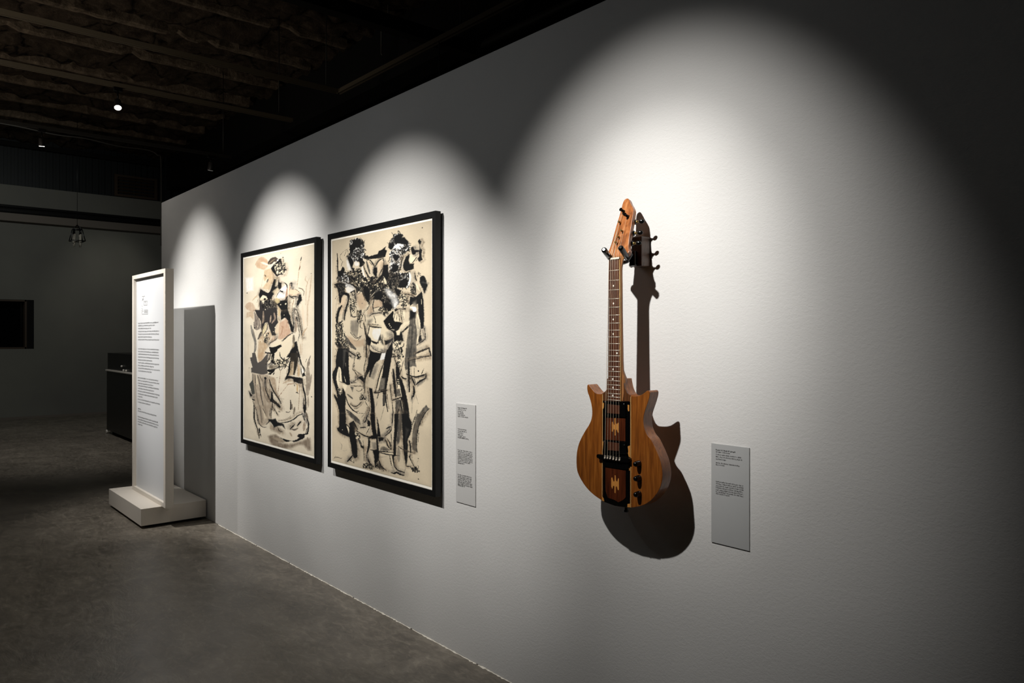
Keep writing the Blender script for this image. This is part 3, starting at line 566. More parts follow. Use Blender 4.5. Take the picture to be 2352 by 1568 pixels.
BODY=[(-103.4, 1205.8), (-112.4, 1214.0), (-117.8, 1217.9), (-121.4, 1213.6), (-122.3, 1203.7), (-119.3, 1190.7), (-110.9, 1173.6), (-104.0, 1154.4), (-100.1, 1132.9), (-101.3, 1113.1), (-106.4, 1097.4), (-116.9, 1081.2), (-130.4, 1064.5), (-145.6, 1043.2), (-159.4, 1019.6), (-168.0, 994.1), (-171.1, 971.5), (-171.0, 946.5), (-167.9, 927.5), (-160.6, 913.2), (-148.7, 898.3), (-132.7, 882.7), (-112.0, 868.1), (-87.9, 856.4), (-58.7, 846.8), (-33.6, 841.1), (-1.9, 838.6), (32.6, 839.8), (63.0, 843.8), (89.5, 851.0), (115.5, 861.4), (138.0, 875.8), (156.9, 894.0), (173.2, 916.6), (182.8, 940.5), (185.8, 963.3), (182.8, 985.3), (177.2, 1004.4), (167.9, 1023.3), (155.4, 1044.3), (142.7, 1063.1), (127.1, 1077.1), (118.1, 1092.4), (113.8, 1106.3), (113.0, 1122.5), (116.1, 1139.0), (123.3, 1157.9), (131.0, 1176.6), (136.6, 1193.2), (138.1, 1205.4), (134.0, 1211.2), (127.1, 1210.2), (118.1, 1204.2), (105.2, 1196.8), (89.5, 1192.3), (71.0, 1190.8), (59.0, 1191.3), (49.6, 1197.2), (40.1, 1212.3), (34.6, 1230.8), (31.9, 1243.2), (-33.6, 1240.4), (-33.6, 1221.2), (-34.2, 1207.9), (-43.6, 1199.3), (-50.8, 1193.5), (-62.3, 1189.4), (-76.9, 1189.2), (-87.1, 1192.9), (-96.0, 1199.2)]
GP={'strip': [(-53.1, 1191.2), (-35.0, 1203.0), (-33.6, 1240.4), (31.9, 1243.2), (40.1, 1214.4), (49.6, 1198.2), (63.0, 1191.2), (64.0, 844.3), (-1.9, 838.6), (-55.1, 846.1)], 'padblack': [(-50.8, 1168.8), (59.0, 1173.9), (61.7, 1169.9), (60.3, 844.1), (-1.9, 839.1), (-50.8, 844.1)], 'woodA': [(-36.4, 1117.4), (44.2, 1120.9), (44.2, 1048.0), (-37.0, 1044.6)], 'woodB': [(-40.0, 958.3), (45.5, 957.9), (45.5, 873.3), (36.0, 863.9), (15.4, 852.6), (-1.9, 857.6), (-29.3, 859.7), (-39.0, 880.9)], 'inlayA': [(-10.4, 1103.6), (-6.8, 1105.0), (-2.0, 1094.8), (0.8, 1096.1), (0.8, 1117.3), (4.1, 1117.5), (4.7, 1101.8), (9.9, 1098.0), (14.1, 1103.6), (17.9, 1102.9), (17.9, 1072.5), (14.1, 1072.1), (9.9, 1081.2), (5.8, 1079.7), (5.2, 1062.4), (1.3, 1062.0), (0.8, 1081.3), (-3.7, 1080.9), (-6.8, 1072.2), (-11.0, 1073.9)], 'inlayB': [(-13.5, 926.0), (-8.9, 928.0), (-4.7, 915.3), (0.2, 917.4), (0.9, 936.0), (5.0, 936.6), (6.4, 919.6), (11.3, 916.4), (14.7, 928.7), (18.5, 926.6), (18.5, 891.2), (13.7, 891.8), (10.2, 901.8), (5.7, 901.1), (4.4, 879.8), (0.5, 880.5), (-0.2, 901.5), (-5.4, 902.0), (-8.9, 890.9), (-13.5, 898.1)], 'tabs': [[(-50.8, 1161.3), (-46.2, 1161.6), (-46.2, 1149.8), (-48.5, 1142.8), (-50.8, 1142.6)], [(-50.8, 1037.8), (-46.2, 1035.1), (-46.2, 1019.0), (-50.8, 1013.1)], [(52.8, 1162.7), (59.2, 1162.5), (59.2, 1143.3), (54.9, 1142.9), (52.8, 1148.6)], [(52.8, 1033.3), (62.5, 1037.1), (62.5, 1000.2), (57.6, 1001.7), (53.9, 1011.6), (55.5, 1018.0)], [(-50.8, 977.7), (-46.2, 963.3), (-50.8, 963.7)], [(54.9, 966.1), (61.9, 966.0), (61.9, 958.7), (55.5, 958.9)], [(-55.1, 858.2), (-47.9, 855.3), (-45.0, 845.1), (-55.1, 846.6)], [(52.2, 853.6), (63.0, 856.8), (63.0, 845.1), (51.5, 843.7)]], 'pick1': [(-39.9, 1169.1), (45.5, 1172.6), (48.2, 1123.7), (-39.9, 1118.6)], 'pick1in': [(-26.5, 1159.7), (25.6, 1158.7), (25.6, 1131.9), (-26.5, 1131.0)], 'pick2': [(-43.6, 1041.8), (46.9, 1047.2), (52.3, 1009.3), (-47.9, 1001.7)], 'pick2in': [(-22.2, 1039.8), (23.7, 1040.5), (23.7, 1015.4), (-22.2, 1013.2)], 'bridge': [(-60.9, 995.8), (61.7, 999.1), (61.7, 983.5), (-60.9, 980.3)], 'tail': [(-47.9, 975.9), (59.0, 981.1), (59.0, 962.5), (38.7, 959.7), (-42.1, 958.4), (-47.9, 963.0)], 'knobs': [(96.7, 985.3), (97.7, 940.7), (97.7, 892.1)], 'btn': [(27.4, 835.8)], 'frets': [(0.2, 1584.5), (0.2, 1553.2), (0.2, 1522.6), (0.2, 1552.9), (0.2, 1522.3), (0.2, 1494.8), (0.2, 1467.8), (0.2, 1443.0), (0.2, 1417.7), (0.2, 1395.1), (0.2, 1373.8), (0.2, 1352.6), (0.2, 1331.7), (0.2, 1314.2), (0.2, 1296.2), (0.2, 1279.9), (0.2, 1264.5), (0.2, 1248.3), (0.2, 1234.9), (-2.6, 1235.4), (-2.6, 1221.7), (-2.6, 1207.9), (-2.6, 1194.2), (-2.6, 1183.6), (-2.6, 1174.1)], 'dots': [(-2.0, 1535.7), (-2.0, 1479.9), (-3.1, 1429.4), (-3.1, 1383.3), (12.4, 1322.8), (-3.7, 1271.2), (-5.4, 1240.4), (-4.3, 1213.5), (-5.4, 1188.3), (-2.0, 1535.4)], 'saddles': [(-29.9, 991.2), (-18.6, 991.9), (-7.3, 992.3), (5.8, 991.8), (18.2, 991.4), (30.8, 992.2)]}
HEAD=[(-24.0, -134.8, 1628.4), (-37.1, -129.7, 1642.7), (-39.0, -126.9, 1650.6), (-35.5, -118.8, 1673.5), (-34.2, -107.3, 1705.5), (-32.6, -96.2, 1736.6), (-30.2, -84.3, 1770.0), (-29.5, -76.3, 1792.4), (-28.8, -69.4, 1811.6), (-24.7, -66.0, 1821.2), (-15.8, -64.8, 1824.5), (-7.6, -66.2, 1820.5), (6.0, -72.4, 1803.3), (16.3, -76.5, 1791.8), (25.0, -81.3, 1778.4), (29.3, -91.0, 1751.3), (32.4, -102.1, 1720.2), (34.9, -111.5, 1693.8), (38.2, -120.9, 1667.4), (42.9, -126.5, 1651.9), (48.4, -129.7, 1642.8), (43.9, -133.4, 1632.5), (34.4, -135.0, 1625.8), (19.4, -135.0, 1623.9)]
POSTS=[(-14.7, -81.0, 1779.2), (8.7, -88.1, 1759.4), (2.3, -105.6, 1710.4), (-9.9, -118.9, 1673.2), (-5.8, -112.3, 1691.5), (-17.1, -94.5, 1741.5)]
TUN_R=[(29.1, -93.3, 1744.7), (34.5, -106.8, 1706.9), (38.5, -119.0, 1672.8)]
TUN_L=[(-28.4, -89.6, 1755.1), (-30.3, -102.1, 1720.2), (-30.6, -115.2, 1683.4)]
YOKE=[(-1.5892, -0.175, 1.6492), (-1.6145, -0.12, 1.6309), (-1.5203, -0.175, 1.6497), (-1.5405, -0.12, 1.6239)]
TXT1=[(16.0, 81.6, 17.9), (16.0, 62.8, 24.4), (16.0, 100.9, 31.9), (16.0, 105.5, 38.5), (16.0, 48.7, 45.5), (16.0, 96.6, 56.9), (16.0, 46.9, 62.8), (16.0, 108.6, 113.1), (16.0, 108.6, 119.4), (16.0, 108.6, 125.5), (16.0, 108.6, 131.6), (16.0, 108.6, 137.7), (16.0, 108.6, 143.8), (16.0, 61.4, 149.4)]
TXT2=[(14.1, 75.4, 18.6), (14.1, 70.1, 26.7), (14.1, 51.6, 34.9), (14.1, 53.2, 42.0), (14.1, 64.9, 48.8), (14.1, 86.9, 55.9), (14.1, 74.4, 110.4), (14.1, 75.4, 118.5), (14.1, 51.6, 126.3), (14.1, 54.3, 133.8), (14.1, 70.1, 140.9), (14.1, 89.0, 147.4), (14.1, 117.0, 200.9), (14.1, 117.0, 208.3), (14.1, 117.0, 215.5), (14.1, 114.5, 222.3), (14.1, 117.0, 229.4), (14.1, 117.0, 236.5), (14.1, 117.0, 243.0), (14.1, 106.7, 249.5), (14.1, 59.6, 257.0), (14.1, 110.9, 307.2), (14.1, 109.3, 314.4), (14.1, 107.8, 321.2), (14.1, 106.7, 328.3), (14.1, 112.9, 335.5), (14.1, 114.5, 341.3), (14.1, 114.5, 347.8), (14.1, 62.2, 353.3)]
TXT3=[(97.0, 646.3, 383.7), (97.0, 556.9, 403.6), (97.0, 456.5, 425.5), (97.0, 663.0, 448.1), (97.0, 650.5, 470.0), (97.0, 478.5, 491.9), (97.0, 667.2, 513.2), (97.0, 658.8, 586.3), (97.0, 642.0, 607.5), (97.0, 656.7, 628.1), (97.0, 656.7, 650.7), (97.0, 485.1, 674.0), (97.0, 658.8, 695.9), (97.0, 528.8, 717.8), (97.0, 679.7, 739.1), (97.0, 469.7, 760.3), (89.9, 640.3, 816.5), (89.9, 661.0, 837.0), (89.9, 513.4, 859.1), (89.9, 653.3, 878.0), (89.9, 534.9, 900.2), (89.9, 673.9, 921.5), (89.9, 627.3, 943.6), (89.9, 219.9, 964.2), (89.9, 679.1, 987.1), (89.9, 440.1, 1009.3), (89.9, 176.1, 1062.6), (89.9, 593.3, 1080.7), (89.9, 632.5, 1126.6), (89.9, 642.9, 1146.3), (89.9, 614.2, 1165.2), (89.9, 214.1, 1185.7)]
TITLE=[(207.2, 173.5, 293.7, 174.4), (247.2, 177.1, 242.5, 193.2), (212.0, 192.1, 251.9, 196.8), (207.2, 208.3, 247.2, 193.4), (228.4, 196.0, 247.2, 209.7), (258.9, 213.4, 258.9, 242.6), (258.9, 213.4, 357.8, 215.6), (282.1, 222.0, 305.2, 222.8), (321.3, 215.6, 316.7, 241.2), (353.3, 216.7, 348.7, 247.4), (258.9, 243.9, 353.3, 246.9), (212.0, 244.4, 219.0, 256.4), (200.1, 267.0, 235.5, 277.8), (200.1, 283.4, 247.2, 291.1), (212.0, 290.2, 204.9, 311.0), (270.5, 282.0, 366.9, 283.3), (282.1, 292.0, 362.4, 294.1), (275.1, 299.6, 362.4, 301.8), (277.5, 282.2, 277.5, 312.7), (323.6, 283.4, 323.6, 313.7), (366.9, 283.3, 366.9, 314.7), (207.2, 313.1, 373.7, 314.9)]
# ------------------------------------------------------------------ helpers
def lin(c):
    if isinstance(c, str):
        c = c.lstrip('#'); c = tuple(int(c[i:i+2], 16) for i in (0, 2, 4))
    c = [v/255. for v in c]
    return tuple((v/12.92 if v <= .04045 else ((v+.055)/1.055)**2.4) for v in c)

MATS = {}
def mat(name, col, rough=.5, metal=0., spec=.5, emit=None, estr=0., coat=0.):
    if name in MATS: return MATS[name]
    m = bpy.data.materials.new(name); m.use_nodes = True
    b = m.node_tree.nodes['Principled BSDF']
    b.inputs['Base Color'].default_value = (*lin(col), 1)
    b.inputs['Roughness'].default_value = rough
    b.inputs['Metallic'].default_value = metal
    b.inputs['Specular IOR Level'].default_value = spec
    b.inputs['Coat Weight'].default_value = coat
    b.inputs['Coat Roughness'].default_value = .15
    if emit is not None:
        b.inputs['Emission Color'].default_value = (*lin(emit), 1)
        b.inputs['Emission Strength'].default_value = estr
    MATS[name] = m
    return m
def nodes(m): return m.node_tree.nodes, m.node_tree.links, m.node_tree.nodes['Principled BSDF']
def coords(m, scale=(1, 1, 1), rot=(0, 0, 0)):
    n, l, b = nodes(m)
    tc = n.new('ShaderNodeTexCoord'); mp = n.new('ShaderNodeMapping')
    mp.inputs['Scale'].default_value = scale; mp.inputs['Rotation'].default_value = rot
    l.new(tc.outputs['Object'], mp.inputs['Vector'])
    return mp.outputs['Vector']
def noise(m, vec, scale, detail=4, rough=.5, dist=0.):
    n, l, b = nodes(m)
    t = n.new('ShaderNodeTexNoise'); t.inputs['Scale'].default_value = scale
    t.inputs['Detail'].default_value = detail; t.inputs['Roughness'].default_value = rough
    t.inputs['Distortion'].default_value = dist
    l.new(vec, t.inputs['Vector']); return t.outputs['Fac']
def ramp(m, fac, stops):
    n, l, b = nodes(m)
    r = n.new('ShaderNodeValToRGB'); e = r.color_ramp.elements
    while len(e) < len(stops): e.new(.5)
    for k, (p, c) in enumerate(stops):
        e[k].position = p; e[k].color = (*lin(c), 1) if not isinstance(c, float) else (c, c, c, 1)
    l.new(fac, r.inputs['Fac']); return r.outputs['Color']
def mix(m, a, b_, fac, mode='MIX'):
    n, l, b = nodes(m)
    x = n.new('ShaderNodeMixRGB'); x.blend_type = mode
    for s, v in ((x.inputs['Fac'], fac), (x.inputs['Color1'], a), (x.inputs['Color2'], b_)):
        if isinstance(v, (int, float)): s.default_value = v
        elif isinstance(v, tuple): s.default_value = (*v, 1)
        else: l.new(v, s)
    return x.outputs['Color']
def bump(m, height, strength, dist, prev=None):
    n, l, b = nodes(m)
    x = n.new('ShaderNodeBump'); x.inputs['Strength'].default_value = strength
    x.inputs['Distance'].default_value = dist
    l.new(height, x.inputs['Height'])
    if prev is not None: l.new(prev, x.inputs['Normal'])
    l.new(x.outputs['Normal'], b.inputs['Normal']); return x.outputs['Normal']
def setc(m, sock, name='Base Color'):
    n, l, b = nodes(m); l.new(sock, b.inputs[name])

class MB:
    """collects boxes, prisms and tubes in world metres; build() links ONE mesh"""
    def __init__(s): s.bm = bmesh.new()
    def box(s, x0, x1, y0, y1, z0, z1, mi=0):
        v = [s.bm.verts.new(p) for p in [(x0,y0,z0),(x1,y0,z0),(x1,y1,z0),(x0,y1,z0),(x0,y0,z1),(x1,y0,z1),(x1,y1,z1),(x0,y1,z1)]]
        for f in [(3,2,1,0),(4,5,6,7),(0,1,5,4),(1,2,6,5),(2,3,7,6),(3,0,4,7)]:
            s.bm.faces.new([v[i] for i in f]).material_index = mi
        return s
    def prism(s, pts, off, mi=0):
        """pts: 3-D outline, off: extrusion vector"""
        off = Vector(off)
        a = [s.bm.verts.new(p) for p in pts]; b = [s.bm.verts.new(Vector(p)+off) for p in pts]
        n = len(a)
        fs = [s.bm.faces.new(a), s.bm.faces.new(b[::-1])]
        for i in range(n): fs.append(s.bm.faces.new((a[i], b[i], b[(i+1) % n], a[(i+1) % n])))
        for f in fs: f.material_index = mi
        bmesh.ops.recalc_face_normals(s.bm, faces=fs)
        return s
    def tube(s, pts, r, seg=10, cap=True):
        pts = [Vector(p) for p in pts]
        rs = r if isinstance(r, (list, tuple)) else [r]*len(pts)
        rings = []; ref = None
        for i, p in enumerate(pts):
            d = (pts[min(i+1, len(pts)-1)]-pts[max(i-1, 0)]).normalized()
            if ref is None:
                ref = Vector((0, 0, 1)) if abs(d.z) < .9 else Vector((1, 0, 0))
            u = (ref - d*ref.dot(d)).normalized(); w = d.cross(u); ref = u
            rings.append([s.bm.verts.new(p+(u*math.cos(2*PI*k/seg)+w*math.sin(2*PI*k/seg))*rs[i]) for k in range(seg)])
        for a, b in zip(rings, rings[1:]):
            for k in range(seg):
                f = s.bm.faces.new((a[k], a[(k+1) % seg], b[(k+1) % seg], b[k])); f.smooth = True
        if cap:
            s.bm.faces.new(rings[0][::-1]); s.bm.faces.new(rings[-1])
        return s
    def ball(s, c, r, sx=1, sy=1, sz=1, seg=14):
        n0 = len(s.bm.verts)
        g = bmesh.ops.create_uvsphere(s.bm, u_segments=seg, v_segments=max(6, seg//2+2), radius=r)
        for v in g['verts']:
            v.co = Vector((v.co.x*sx, v.co.y*sy, v.co.z*sz))+Vector(c)
            for f in v.link_faces: f.smooth = True
        return s
    def quad(s, pts, mi=0):
        f = s.bm.faces.new([s.bm.verts.new(p) for p in pts]); f.material_index = mi; return s
    def build(s, name, m, parent=None, bevel=0, seg=2, angle=40, origin=None):
        org = Vector(parent_org(parent)) if parent else Vector(origin or (0, 0, 0))
        for v in s.bm.verts: v.co -= org
        me = bpy.data.meshes.new(name); s.bm.normal_update(); s.bm.to_mesh(me); s.bm.free()
        for mm in (m if isinstance(m, (list, tuple)) else [m]): me.materials.append(mm)
        o = bpy.data.objects.new(name, me); COLL.objects.link(o)
        if parent: o.parent = parent
        else: o.location = org
        if bevel:
            md = o.modifiers.new('bevel', 'BEVEL'); md.width = bevel; md.segments = seg
            md.limit_method = 'ANGLE'; md.angle_limit = math.radians(angle)
            md.harden_normals = False
        return o
def parent_org(p):
    v = Vector((0, 0, 0))
    while p is not None: v += p.location; p = p.parent
    return v
def tag(o, label=None, cat=None, group=None, kind=None):
    if label: o['label'] = label
    if cat: o['category'] = cat
    if group: o['group'] = group
    if kind: o['kind'] = kind
    return o
def thing(name, label, cat, loc, group=None):
    o = bpy.data.objects.new(name, None); COLL.objects.link(o); o.location = loc
    o.empty_display_size = .1
    return tag(o, label, cat, group)
def part_copy(o, parent, dx):
    c = o.copy(); COLL.objects.link(c); c.parent = parent; c.location = Vector(o.location)+Vector(dx)
    return c
def struct(o): o['kind'] = 'structure'; return o
def smooth_poly(pts, n=4, closed=True, corner=55):
    """Catmull-Rom through the points, keeping sharp corners"""
    P = [Vector(p) for p in pts]; N = len(P); out = []
    def sharp(i):
        if not closed and i in (0, N-1): return True
        a = (P[i]-P[i-1]).normalized(); b = (P[(i+1) % N]-P[i]).normalized()
        return a.length and b.length and a.dot(b) < math.cos(math.radians(corner))
    for i in range(N if closed else N-1):
        p1, p2 = P[i], P[(i+1) % N]
        p0 = P[i-1] if not sharp(i) else p1-(p2-p1)
        p3 = P[(i+2) % N] if not sharp((i+1) % N) else p2+(p2-p1)
        for k in range(n):
            t = k/n
            out.append(.5*((2*p1)+(p2-p0)*t+(2*p0-5*p1+4*p2-p3)*t*t+(3*p1-p0-3*p2+p3)*t**3))
    if not closed: out.append(P[-1])
    return out

# ------------------------------------------------------------------ camera
F_PX = 1710.; YAW = math.atan2(1476., F_PX)
cam_d = bpy.data.cameras.new('camera'); cam = bpy.data.objects.new('camera', cam_d); COLL.objects.link(cam)
cam.location = (0, -1.93, 1.376)
view = Vector((-math.cos(YAW), math.sin(YAW), 0))
cam.rotation_euler = view.to_track_quat('-Z', 'Y').to_euler()
cam_d.sensor_width = 36; cam_d.lens = F_PX/2352*36
cam_d.shift_y = -(784-772)/2352.
cam_d.clip_start = .05; cam_d.clip_end = 100
SC.camera = cam

# ------------------------------------------------------------------ materials
m_wall = mat('white_wall_paint', (214, 213, 210), .62, spec=.35)
v = coords(m_wall, (1, 1, 1.35))
n1 = noise(m_wall, v, 75, 3, .55, .4); n2 = noise(m_wall, v, 210, 2, .5)
n_, l_, b_ = nodes(m_wall)
vo = n_.new('ShaderNodeTexVoronoi'); vo.inputs['Scale'].default_value = 9; l_.new(v, vo.inputs['Vector'])
pit = ramp(m_wall, vo.outputs['Distance'], [(0., 0.), (.016, 1.)])
hsum = mix(m_wall, n1, n2, .35)
nb = bump(m_wall, hsum, .42, .0028)
nb = bump(m_wall, pit, .5, .002, nb)
big = ramp(m_wall, noise(m_wall, v, 1.3, 3), [(.3, (206, 205, 202)), (.7, (217, 216, 213))])
setc(m_wall, big)

m_floor = mat('polished_concrete', (84, 80, 75), .42, spec=.45)
v = coords(m_floor)
f1 = noise(m_floor, v, 1.6, 8, .62, 1.2); f2 = noise(m_floor, coords(m_floor, (1, 1.7, 1)), 3.4, 12, .70, .7)
f3 = noise(m_floor, v, 60, 3, .6)
c1 = ramp(m_floor, f1, [(.3, (88, 82, 72)), (.5, (130, 122, 109)), (.72, (166, 156, 141))])
c2 = ramp(m_floor, f2, [(.36, (70, 65, 58)), (.5, (112, 105, 95)), (.6, (146, 138, 125)), (.7, (186, 177, 162))])
f4 = noise(m_floor, coords(m_floor, (1, 2.2, 1)), 15, 8, .7, 1.0)
c4 = ramp(m_floor, f4, [(.36, (62, 57, 51)), (.52, (110, 103, 93)), (.68, (168, 159, 144))])
cc = mix(m_floor, mix(m_floor, c1, c2, .45), c4, .42); setc(m_floor, cc)
rr = ramp(m_floor, f4, [(.3, .27), (.7, .46)]); setc(m_floor, rr, 'Roughness')
nb = bump(m_floor, f2, .5, .008); bump(m_floor, f3, .12, .002, nb)

m_ceil = mat('rough_dark_concrete', (58, 50, 42), .95, spec=.1)
v = coords(m_ceil)
q1 = noise(m_ceil, v, 7, 10, .75, .8)
n_, l_, b_ = nodes(m_ceil)
vc = n_.new('ShaderNodeTexVoronoi'); vc.feature = 'DISTANCE_TO_EDGE'; vc.inputs['Scale'].default_value = 1.6
wv = mix(m_ceil, v, q1, .12); l_.new(wv, vc.inputs['Vector'])
crk = ramp(m_ceil, vc.outputs['Distance'], [(.0, .10), (.035, 1.)])
setc(m_ceil, mix(m_ceil, ramp(m_ceil, q1, [(.3, (36, 31, 26)), (.55, (70, 60, 50)), (.75, (100, 87, 73))]), crk, 1., 'MULTIPLY'))
bump(m_ceil, noise(m_ceil, v, 22, 8, .7), .9, .03)
m_backwall = mat('grey_back_wall_paint', (120, 121, 116), .8, spec=.2)
v = coords(m_backwall); setc(m_backwall, ramp(m_backwall, noise(m_backwall, v, .8, 4), [(.3, (112, 112, 108)), (.7, (126, 127, 120))]))
m_dark = mat('black_paint', (20, 20, 20), .8, spec=.2)
m_corr = mat('dark_corrugated_metal', (30, 35, 38), .55, metal=.3)
m_pipe = mat('dark_pipe_paint', (30, 30, 31), .5)
m_ledge = mat('grey_ledge_paint', (112, 105, 98), .7)
m_rail = mat('track_rail_metal', (112, 102, 84), .5)
m_raild = mat('dark_track_metal', (44, 42, 38), .5)
m_conduit = mat('conduit_metal', (84, 82, 78), .5)
m_black = mat('satin_black', (12, 12, 13), .38)
m_frame = mat('black_frame_lacquer', (14, 14, 14), .45, spec=.3)
m_mat = mat('cream_mat_board', (248, 243, 230), .85)
m_white = mat('white_lacquer', (216, 208, 196), .5, spec=.35)
m_panelw = mat('white_printed_panel', (206, 207, 208), .45, spec=.35)
m_text = mat('grey_print', (70, 70, 70), .8)
m_textb = mat('black_print', (62, 60, 57), .8)
m_label = mat('grey_label_vinyl', (172, 173, 172), .38, spec=.4)
m_label2 = mat('pale_label_vinyl', (192, 191, 188), .45, spec=.4)
m_lens = mat('lamp_lens', (255, 250, 240), .3, emit=(255, 248, 236), estr=9)
m_gap = mat('white_joint_line', (236, 230, 215), .6)
m_sleeve = mat('pale_metal', (206, 202, 192), .4)
m_candle = mat('candle_sleeve', (138, 134, 124), .6)
m_glass = mat('dark_glass', (8, 9, 10), .08, spec=.6)
m_brown = mat('dark_brown_wood_frame', (60, 46, 32), .6)

def wood(name, ca, cb, cc_, scale=(14, 14, 1.2), rough=.35, coat=.3, nscale=9):
    m = mat(name, cb, rough, coat=coat)
    v = coords(m, scale)
    n1 = noise(m, v, nscale, 6, .62, .6)
    c = ramp(m, n1, [(.28, ca), (.5, cb), (.74, cc_)])
    fine = ramp(m, noise(m, coords(m, (scale[0]*6, scale[1]*6, scale[2]*2)), nscale, 3), [(.35, .72), (.6, 1.)])
    setc(m, mix(m, c, fine, .55, 'MULTIPLY'))
    bump(m, n1, .08, .001)
    return m
m_body = wood('honey_brown_body_wood', (90, 46, 14), (126, 70, 22), (156, 94, 36), (11, 11, .9), .36, .35)
m_side = m_body
m_neck = wood('maple_neck_wood', (112, 72, 40), (146, 98, 58), (178, 128, 82), (12, 12, 1.2), .4, .25)
m_head = wood('figured_headstock_wood', (104, 56, 24), (160, 94, 44), (196, 132, 78), (4, 4, 1.6), .35, .3, 12)
m_rose = wood('dark_rosewood', (46, 22, 12), (76, 40, 24), (104, 60, 36), (20, 20, 1.2), .45, .15)
m_red = wood('reddish_rosewood', (46, 18, 8), (74, 32, 14), (98, 46, 22), (16, 16, 1.), .3, .4)
m_walnut = wood('walnut_inlay', (50, 28, 14), (84, 50, 26), (110, 70, 40), (14, 14, 1.), .35, .3)
m_cream = mat('cream_inlay', (186, 126, 60), .4)
m_pale = mat('pale_binding', (206, 170, 110), .4)
m_gblack = mat('gloss_black_plastic', (6, 6, 6), .16, spec=.5)
m_gold = mat('worn_brass', (168, 136, 80), .3, metal=.9)
m_chrome = mat('chrome', (206, 206, 208), .18, metal=1.)
m_bone = mat('bone_white', (232, 226, 210), .4)
m_string = mat('steel_string', (214, 200, 176), .35, metal=.35)
m_fret = mat('nickel_fret', (200, 190, 174), .3, metal=.35)
m_pearl = mat('pearl_dot', (244, 240, 228), .3)
m_hwood = wood('dark_walnut_block', (42, 26, 18), (70, 46, 32), (92, 64, 46), (10, 10, 2), .45, .1)

# ------------------------------------------------------------------ the room
def plane_obj(name, pts, m):
    b = MB(); b.quad(pts); return struct(b.build(name, m))
WX0, WX1, WTOP = -6.92, 3.2, 2.54
BX = -14.75
fl = MB(); fl.box(BX-.2, 5.2, -7.2, 4.2, -.2, 0); struct(fl.build('floor', m_floor))
pw = MB(); pw.box(WX0, WX1, 0, .14, 0, WTOP); struct(pw.build('wall_right', m_wall, bevel=.003))
# thin broken white line where partition meets the floor
b = MB(); xs = np.linspace(WX0+1.4, 0, 420); prev = None
r_ = RNG.rand(len(xs))
for i in range(len(xs)-1):
    h0 = .002+.0035*r_[i]**2; h1 = .002+.0035*r_[i+1]**2
    w0 = .002+.006*r_[(i*7) % len(xs)]**2; w1 = .002+.006*r_[((i+1)*7) % len(xs)]**2
    if r_[(i*3) % len(xs)] > .985: continue
    b.quad([(xs[i], -w0, .0004), (xs[i+1], -w1, .0004), (xs[i+1], -.0003, h1), (xs[i], -.0003, h0)])
struct(b.build('trim_1', m_gap))

# back wall with a recessed dark window
b = MB(); T = .25
wy0, wy1, wz0, wz1 = -1.1, .168, 1.165, 1.985
for y0, y1, z0, z1 in [(-7.2, wy0, 0, 3.88), (wy1, 4.2, 0, 3.88), (wy0, wy1, 0, wz0), (wy0, wy1, wz1, 3.88)]:
    b.box(BX-T, BX, y0, y1, z0, z1)
struct(b.build('wall_back', m_backwall))
b = MB(); b.box(BX, BX+.015, -7.2, 4.0, 0, .035); struct(b.build('baseboard_back', m_ledge))
b = MB(); b.box(BX-T-.02, BX-T, wy0, wy1, wz0, wz1)
win = struct(b.build('window_1', m_glass))
b = MB()
for y0, y1, z0, z1 in [(wy0, wy1-.105, wz0, wz0+.028), (wy0, wy1-.105, wz1-.028, wz1), (wy1-.13, wy1-.10, wz0, wz1)]:
    b.box(BX-.20, BX-.01, y0, y1, z0, z1)
wf = b.build('window_frame', m_brown, parent=win)
b = MB(); b.box(BX-.21, BX-.012, wy1-.098, wy1-.001, wz0+.001, wz1-.001); b.build('window_reveal', m_dark, parent=win)
# clerestory above: dark corrugated cladding
b = MB(); ys = np.arange(-7.2, 4.2, .05)
for i, y in enumerate(ys):
    b.box(BX-.12-(.015 if i % 2 else 0), BX-.06-(.02 if i % 2 else 0), y, y+.05, 3.88, 4.75)
struct(b.build('trim_2', m_corr))
b = MB(); b.box(BX-.10, BX+.04, -7.2, 2.2, 4.52, 4.60); struct(b.build('trim_3', m_dark))
b = MB(); b.box(BX-.01, BX+.12, -7.2, 4.2, 3.27, 3.40); struct(b.build('trim_4', m_ledge, bevel=.006))
b = MB(); b.box(BX-.1, BX+.06, 2.22, 2.32, 2.4, 4.72); struct(b.build('trim_5', m_corr))
b = MB(); b.box(-15, 5.2, 4.0, 4.2, 0, 4.9); struct(b.build('wall_far_right', m_dark))
b = MB(); b.box(-15, 5.2, -7.4, -7.2, 0, 4.9); struct(b.build('wall_left', m_dark))
b = MB(); b.box(5.2, 5.4, -7.2, 4.2, 0, 4.9); struct(b.build('wall_near', m_dark))
b = MB(); b.box(-15, 5.2, 2.25, 2.5, 4.1, 4.75); struct(b.build('trim_6', m_dark))

